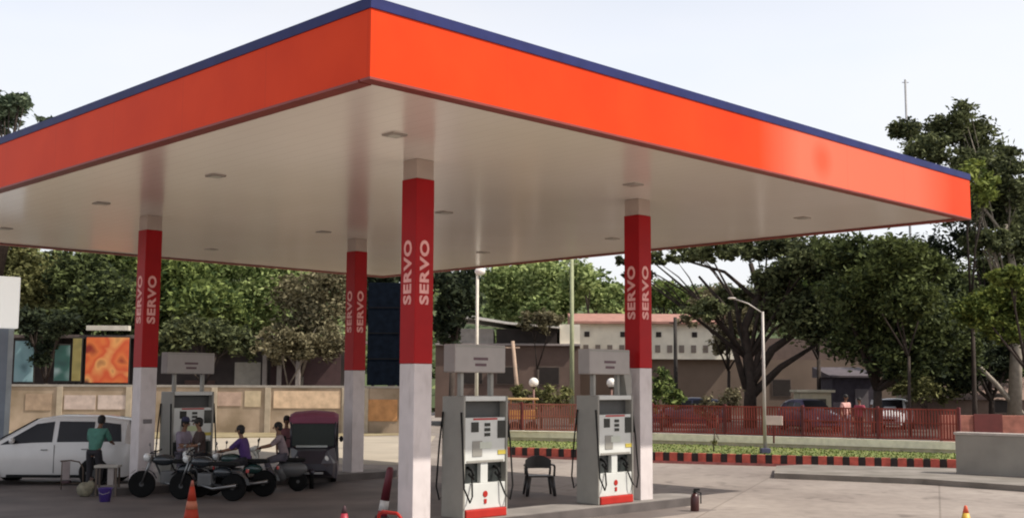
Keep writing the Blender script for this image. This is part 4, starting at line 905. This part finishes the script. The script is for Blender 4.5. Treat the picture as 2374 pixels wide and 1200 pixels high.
hoarding('narrow olive yellow hoarding left of the orange one', 166, 190, 784, 882, poster_mat('poster_olive', [(.20, .15, .03), (.34, .28, .10), (.12, .12, .04)], .7, 5))
hoarding('large orange and red hoarding left of the left pillar', 197, 300, 782, 886, poster_mat('poster_orange', [(.30, .03, .015), (.80, .20, .05), (.70, .10, .03), (.85, .38, .12), (.12, .03, .02)], .75, 11))
# dark tall tower block behind the front pillar
D = 62.5; A = at(850, 892, D); Bp = at(930, 655, D); t = thing('billboard_back', 'tall dark navy back of a billboard left of the nearest pillar', 'billboard', (A.x, D, 0))
MB().box(0, Bp.x-A.x, 0, .35, A.z, Bp.z, .02).build('panel', mat('navy_dark', (.005, .008, .014), .9, var=.3, spec=.05), t)
for x in (.2, 1.6): MB().box(x, x+.15, .36, .5, 0, Bp.z-.3).build('strut', mat('strut_dark', (.012, .012, .014), .9, spec=.05), t)
for z in (.25, .5, .75): MB().box(.05, Bp.x-A.x-.05, -.03, -.002, A.z+(Bp.z-A.z)*z, A.z+(Bp.z-A.z)*z+.06).build('rail', mat('strut_dark', (.02, .02, .02)), t)
# dry verge and pale lane behind the forecourt on the left
vp = [onz(-80, 1020), onz(760, 1012), onz(930, 1008), onz(930, 1000), Vector((at(930, 1000, 60).x, 59.9, 0)), Vector((at(-80, 1000, 60).x, 59.9, 0))]
dv_ = MB().prism(vp, -.1, .05).build('dirt_verge', mat('dry_verge', (.20, .16, .08), .95, col2=(.34, .28, .17), scale=.8, bump=.5)); tag(dv_, kind='structure')
lp = [onz(-80, 1060), onz(960, 1078), onz(1010, 1010), onz(760, 1012.5), onz(-80, 1020.5)]
ln = MB().prism(lp, -.1, .006).build('path', mat('pale_lane', (.38, .33, .26), .9, var=.12, scale=.5)); tag(ln, kind='structure')

# =================================================================== TREES
bark = mat('bark_dark', (.045, .032, .025), .95, var=.3, scale=4, bump=.6, bscale=10); bark_p = mat('bark_pale', (.30, .26, .21), .95, var=.2, scale=4, bump=.4, bscale=10)
def leafmat(nm, lo, hi, sc=.5): return mat(nm, lo, .75, col2=hi, island=True, scale=sc, trans=.25, spec=.15)
L_dark = leafmat('leaves_dark', (.022, .032, .015), (.135, .165, .06)); L_mid = leafmat('leaves_mid', (.04, .065, .02), (.26, .32, .10)); L_oliv = leafmat('leaves_olive', (.06, .065, .025), (.27, .27, .11))
L_lite = leafmat('leaves_light', (.09, .13, .04), (.38, .45, .18)); L_dry = leafmat('leaves_dry', (.07, .06, .03), (.28, .25, .15)); L_yel = leafmat('leaves_yellow', (.06, .085, .02), (.25, .29, .07)); L_olivd = leafmat('leaves_dull', (.028, .036, .018), (.17, .19, .085)); L_oliv2 = leafmat('leaves_olive_dark', (.035, .045, .016), (.14, .17, .055)); L_haze = leafmat('leaves_far', (.05, .075, .045), (.17, .21, .13)); L_blk = leafmat('leaves_shade', (.015, .022, .014), (.055, .07, .035))
def leaves(mb, c, r, n, size, rg, nclump=None):
    nclump = nclump or max(6, int(n/45)); cl_ = []
    for _ in range(nclump):
        while True:
            d = Vector((rg.uniform(-1, 1), rg.uniform(-1, 1), rg.uniform(-1, 1)))
            if .05 < d.length < 1: break
        d = d.normalized()*rg.uniform(.45, 1.0); cl_.append((Vector((c[0]+d.x*r[0], c[1]+d.y*r[1], c[2]+d.z*r[2])), rg.uniform(.14, .34)*min(r[0], r[2])))
    for i in range(n):
        k, sg = cl_[i % nclump]
        p = k+Vector((rg.gauss(0, sg), rg.gauss(0, sg), rg.gauss(0, sg*.75)))
        a = Vector((rg.gauss(0, 1), rg.gauss(0, 1), rg.gauss(0, .6))).normalized(); b = a.cross(Vector((rg.gauss(0, 1), rg.gauss(0, 1), rg.gauss(0, 1)))).normalized()
        s = size*rg.uniform(.6, 1.3); mb.poly([p-a*s, p+b*s*.45, p+a*s, p-b*s*.45])
def tree(label, base_px, D, blobs, m, n=5000, size=.2, trunk_r=.25, bk=None, base_z=None, name='tree', depth=1.0, forks=None, group=None, seed=None):
    rg = random.Random(seed if seed else int(base_px*7+D)); bk = bk or bark
    bz = (UZ if base_px > 1060 else 0) if base_z is None else base_z
    bp = at(base_px, 1000, D); O = Vector((bp.x, D, bz)); t = thing(name, label, 'tree', O, 0, group)
    bl = []; tot = 0
    for (px, py, rx, ry) in blobs:
        c = at(px, py, D+rg.uniform(-1, 1)*D*.03)-O; k = D/F; bl.append((c, (rx*k, (rx+ry)/2*k*depth, ry*k))); tot += rx*ry
    mb = MB()
    for (c, r), (px, py, rx, ry) in zip(bl, blobs): leaves(mb, c, r, int(n*rx*ry/tot), size, rg)
    mb.build('crown', m, t, fix=False)
    tm = MB(); cz = sum(b[0].z for b in bl)/len(bl); lowz = min(b[0].z-b[1][2] for b in bl); fork = Vector((0, 0, max(.8, min(lowz*.8, cz*.5))))
    tm.tube([(0, 0, -.1), (0, 0, fork.z*.3), fork+Vector((.05, 0, 0))], [trunk_r*1.35, trunk_r, trunk_r*.85], 10)
    for c, r in bl:
        e = Vector(c)+Vector((0, 0, r[2]*.3)); mid = (fork*.5+e*.5)+Vector((rg.uniform(-.4, .4), rg.uniform(-.3, .3), rg.uniform(-.2, .5)))
        tm.tube([fork, mid, e], [trunk_r*.6, trunk_r*.38, trunk_r*.12], 7)
        for _ in range(3):
            e2 = Vector(c)+Vector((rg.uniform(-1, 1)*r[0]*.8, rg.uniform(-1, 1)*r[1]*.8, rg.uniform(-.4, .9)*r[2])); tm.tube([mid, (mid+e2)/2+Vector((0, 0, .2)), e2], [trunk_r*.25, trunk_r*.16, trunk_r*.05], 5)
    if forks:
        for pts, r0, r1 in forks:
            q_ = [at(px, py, D)-O for px, py in pts]; n_ = len(q_); tm.tube(q_, [r0+(r1-r0)*k/(n_-1) for k in range(n_)], 8)
    tm.build('trunk', bk, t)
    return t
GL = 'trees behind the shop row'
tree('dark spreading tree at the far left above the turquoise hoarding', 95, 74, [(20, 640, 90, 60), (110, 650, 80, 60), (60, 720, 70, 50), (150, 730, 60, 55), (10, 560, 80, 50)], L_oliv, 12000, .2, group=GL)
tree('dense dark tree above the orange hoarding', 215, 70, [(190, 640, 70, 60), (250, 690, 70, 60), (180, 730, 50, 50), (290, 740, 50, 40), (120, 790, 40, 60)], L_dark, 12000, .2, group=GL)
tree('bright green tree just left of the left pillar top', 300, 82, [(270, 610, 80, 40), (330, 650, 60, 60), (240, 560, 80, 50)], L_mid, 8000, .22, group=GL)
tree('leafy green tree directly right of the left pillar', 440, 72, [(420, 640, 60, 60), (480, 700, 80, 55), (400, 730, 50, 50), (540, 740, 50, 45), (450, 590, 80, 50)], L_mid, 14000, .2, group=GL)
tree('light green tree midway between the left and the farthest pillar', 600, 78, [(560, 650, 70, 50), (620, 700, 70, 60), (520, 600, 60, 50), (640, 630, 70, 50), (600, 760, 60, 35)], L_lite, 12000, .2, group=GL)
tree('dry thin brownish tree beside the farthest pillar', 695, 66, [(700, 680, 60, 50), (750, 720, 55, 60), (690, 760, 50, 40), (770, 660, 50, 45), (650, 810, 35, 30)], L_dry, 7500, .15, .14, bark_p, group=GL)
tree('tall tree whose top shows above the canopy at the far left', -20, 62, [(0, 250, 62, 40), (45, 240, 38, 30), (-40, 300, 60, 60), (20, 420, 90, 80), (108, 285, 20, 14)], L_haze, 6000, .2, .3)
tree('black-green tree between the navy billboard and the nearest pillar', 905, 76, [(880, 650, 50, 40), (910, 620, 60, 40), (850, 700, 50, 50)], L_blk, 3500, .25)
tree('dark loose tree right of the nearest pillar', 1045, 60, [(1035, 660, 45, 40), (1075, 700, 38, 50), (1030, 740, 36, 40), (1080, 640, 30, 25), (1050, 780, 40, 18)], L_blk, 3600, .2, .16)
tree('dark drooping tree between the turquoise and green hoardings', 100, 62.5, [(95, 760, 36, 50), (105, 820, 24, 40), (140, 750, 40, 30), (60, 740, 36, 30)], L_blk, 5000, .15, .12, base_z=0, group=GL)
tree('low leafy tree hanging over the shop row just right of the left pillar', 470, 63, [(430, 770, 60, 34), (510, 780, 60, 36), (560, 800, 40, 30), (400, 800, 30, 30)], L_olivd, 6500, .15, .10, base_z=0, group=GL)
tree('thin brown-green tree hanging over the dark shutters', 665, 63, [(640, 790, 46, 34), (700, 800, 46, 34), (760, 790, 44, 40)], L_dry, 4200, .14, .08, bark_p, base_z=0, group=GL)
GH = 'light trees on the slope beyond the buildings'
tree('pale green tree on the slope right of the slim white lamp pole', 1180, 98, [(1160, 660, 45, 45), (1210, 640, 55, 45), (1170, 720, 45, 30), (1225, 700, 45, 40)], L_lite, 8000, .24, group=GH)
tree('light green tree on the slope left of the tall greenish pole', 1270, 94, [(1265, 650, 50, 45), (1300, 690, 50, 45), (1250, 720, 45, 30)], L_lite, 8000, .24, group=GH)
tree('green tree on the slope directly left of the right pillar', 1400, 92, [(1385, 680, 48, 32), (1425, 700, 42, 32), (1350, 650, 36, 40)], L_lite, 6500, .22, group=GH)
tree('tall bush on the slope right of the right pillar', 1560, 96, [(1540, 680, 60, 30), (1620, 695, 60, 26), (1690, 700, 45, 28)], L_mid, 7000, .22, group=GH)
tree('pale straw coloured bush on the workshop roof line', 1245, 70.5, [(1245, 745, 42, 22), (1280, 735, 30, 18)], L_dry, 1500, .16, .08, name='bush')
tree('broad hazy green tree behind the long building, right of the right pillar', 1600, 104, [(1540, 690, 80, 30), (1640, 690, 80, 34), (1740, 700, 80, 34), (1830, 690, 70, 40)], L_haze, 9000, .26, group=GH)
tree('brown-green tree crossing the right half of the long building', 1690, 66, [(1660, 700, 60, 36), (1700, 750, 50, 40), (1610, 735, 34, 22), (1760, 720, 60, 50), (1680, 800, 34, 30)], L_dry, 6000, .15, .10)
tree('leafy tree between the long building and the dense dark tree', 1900, 63, [(1860, 650, 70, 60), (1920, 720, 70, 60), (1850, 730, 50, 40), (1940, 640, 60, 60)], L_mid, 12000, .16, .12)
tree('hazy tree filling the gap above the brick wall at the far right', 2290, 64, [(2200, 700, 70, 70), (2290, 640, 60, 60), (2340, 780, 70, 80), (2250, 790, 60, 60), (2360, 480, 50, 60), (2330, 360, 30, 36)], L_olivd, 15000, .18, .14)
# rain tree with many dark limbs
tree('wide rain tree with many dark bare limbs behind the street lamp', 1738, 57,
     [(1500, 600, 90, 14), (1640, 585, 110, 20), (1780, 570, 110, 30), (1900, 600, 90, 45), (1700, 690, 40, 26), (1820, 700, 60, 50), (1890, 730, 70, 60), (1790, 650, 45, 30), (1640, 720, 50, 24), (1480, 640, 40, 18)], L_olivd, 24000, .15, .20,
     forks=[([(1738, 990), (1740, 880), (1725, 760), (1760, 680), (1740, 610)], .34, .12), ([(1740, 890), (1790, 810), (1860, 760), (1900, 700)], .26, .10), ([(1738, 920), (1810, 850), (1890, 800)], .24, .08), ([(1730, 900), (1700, 800), (1690, 720), (1620, 640)], .18, .06), ([(1750, 690), (1680, 630), (1560, 595)], .12, .04), ([(1755, 700), (1830, 620), (1900, 585)], .12, .04), ([(1735, 950), (1750, 860), (1770, 760), (1790, 660)], .2, .08)])
tree('dense dark green tree left of the canopy right corner post, over the white car', 2035, 52,
     [(2040, 610, 90, 60), (1980, 680, 80, 70), (2080, 700, 90, 80), (2150, 760, 90, 80), (2010, 790, 90, 60), (2190, 660, 60, 60), (2100, 840, 90, 40), (1950, 580, 70, 40), (2230, 820, 50, 50)], L_dark, 30000, .14, .22)
tree('mid green tree in front of the dense dark tree', 2110, 48.5, [(2080, 600, 70, 45), (2020, 660, 60, 50), (2110, 690, 60, 50), (2160, 620, 40, 40)], L_oliv2, 12000, .13, .07)
tree('tall tree rising above the right end of the canopy, pale trunk', 2352, 56,
     [(2100, 300, 38, 26), (2150, 345, 60, 34), (2195, 300, 45, 36), (2232, 262, 28, 28), (2262, 320, 45, 42), (2300, 375, 32, 36), (2245, 380, 46, 34), (2215, 470, 60, 50), (2300, 470, 70, 60), (2350, 420, 30, 60), (2290, 560, 70, 26), (2360, 560, 40, 60)], L_olivd, 34000, .13, .08, bark_p,
     forks=[([(2352, 960), (2356, 800), (2352, 640), (2330, 520)], .36, .12), ([(2370, 960), (2310, 890), (2262, 840)], .16, .09), ([(2340, 560), (2240, 430), (2190, 370)], .09, .03)])
tree('yellow-green tree at the right edge over the grey wall', 2385, 46, [(2340, 640, 46, 24), (2310, 690, 44, 30), (2370, 690, 50, 50), (2270, 720, 50, 36), (2340, 760, 60, 36)], L_yel, 15000, .12, .10)
tree('small lime green tree peeping out behind the canopy right corner', 2262, 50, [(2262, 405, 40, 30), (2290, 440, 36, 30)], L_yel, 1500, .15, .1)
tree('dark shaded tree low at the right edge behind the yellow-green one', 2300, 58, [(2250, 800, 70, 50), (2320, 830, 70, 50), (2220, 870, 60, 40), (2380, 800, 50, 60), (2150, 590, 70, 50), (2250, 560, 50, 30)], L_blk, 13000, .14, .16)
tree('rounded green shrub directly right of the right pillar behind the railing', 1535, 52, [(1535, 895, 26, 40), (1560, 920, 24, 26), (1520, 930, 22, 26)], L_mid, 1600, .11, .06, name='shrub')
tree('brownish low shrub behind the railing left of the street lamp', 1660, 50, [(1650, 945, 40, 28), (1690, 920, 36, 26)], L_dry, 1300, .10, .06, name='shrub')
tree('low olive shrub behind the railing between the two large dispensers', 1255, 55, [(1240, 925, 30, 22), (1285, 915, 36, 26), (1205, 915, 20, 26)], L_oliv, 1600, .12, .05, name='shrub')
tree('olive bushes below the dense dark tree, right of the white small car', 2150, 57, [(2130, 900, 50, 34), (2190, 905, 46, 34), (2080, 890, 34, 28)], L_oliv, 3600, .12, .06, name='shrub')
tree('small twiggy shrub growing on the grass verge', 1654, 40.5, [(1654, 1024, 8, 12)], L_oliv, 160, .05, .02, base_z=.3, name='shrub')

# wooded slope far behind
hm = MB(); NX = 60; rg = random.Random(3)
def crest(px):
    pts = [(-900, 560), (-60, 600), (400, 610), (800, 640), (1000, 660), (1150, 640), (1320, 630), (1440, 700), (1700, 716), (2000, 700), (2374, 660), (3200, 600)]
    for (a_, b_), (c_, d_) in zip(pts, pts[1:]):
        if a_ <= px <= c_: return b_+(d_-b_)*(px-a_)/(c_-a_)
xs = [-900+4100*i/NX for i in range(NX+1)]; rows = []
for j, (D, f) in enumerate(((105, 0), (120, .45), (140, .85), (155, 1.0), (190, 1.1))):
    rows.append([Vector((at(px, 900, D).x, D, max(0, .4+f*(at(px, crest(px), 155).z-.4))+(rg.uniform(-.6, .6) if j else 0))) for px in xs])
for j in range(4):
    for i in range(NX): hm.poly([rows[j][i], rows[j][i+1], rows[j+1][i+1], rows[j+1][i]], True)
hl = hm.build('hill', mat('hill_green', (.05, .07, .03), .95, col2=(.10, .13, .055), scale=.12)); tag(hl, kind='structure')
wd = MB()
for _ in range(520):
    j = rg.uniform(0, 3); i = rg.uniform(0, NX-1); j0 = int(j); i0 = int(i)
    p = rows[j0][i0].lerp(rows[j0][i0+1], i-i0).lerp(rows[j0+1][i0].lerp(rows[j0+1][i0+1], i-i0), j-j0)
    r = rg.uniform(1.0, 2.1); leaves(wd, p+Vector((0, 0, r*.4)), (r*1.3, r*1.3, r), 75, .5, rg, 9)
tag(wd.build('wooded_slope', leafmat('leaves_slope', (.07, .10, .04), (.32, .38, .16), .15), fix=False), 'green wooded slope far behind the buildings', 'woodland', kind='stuff')
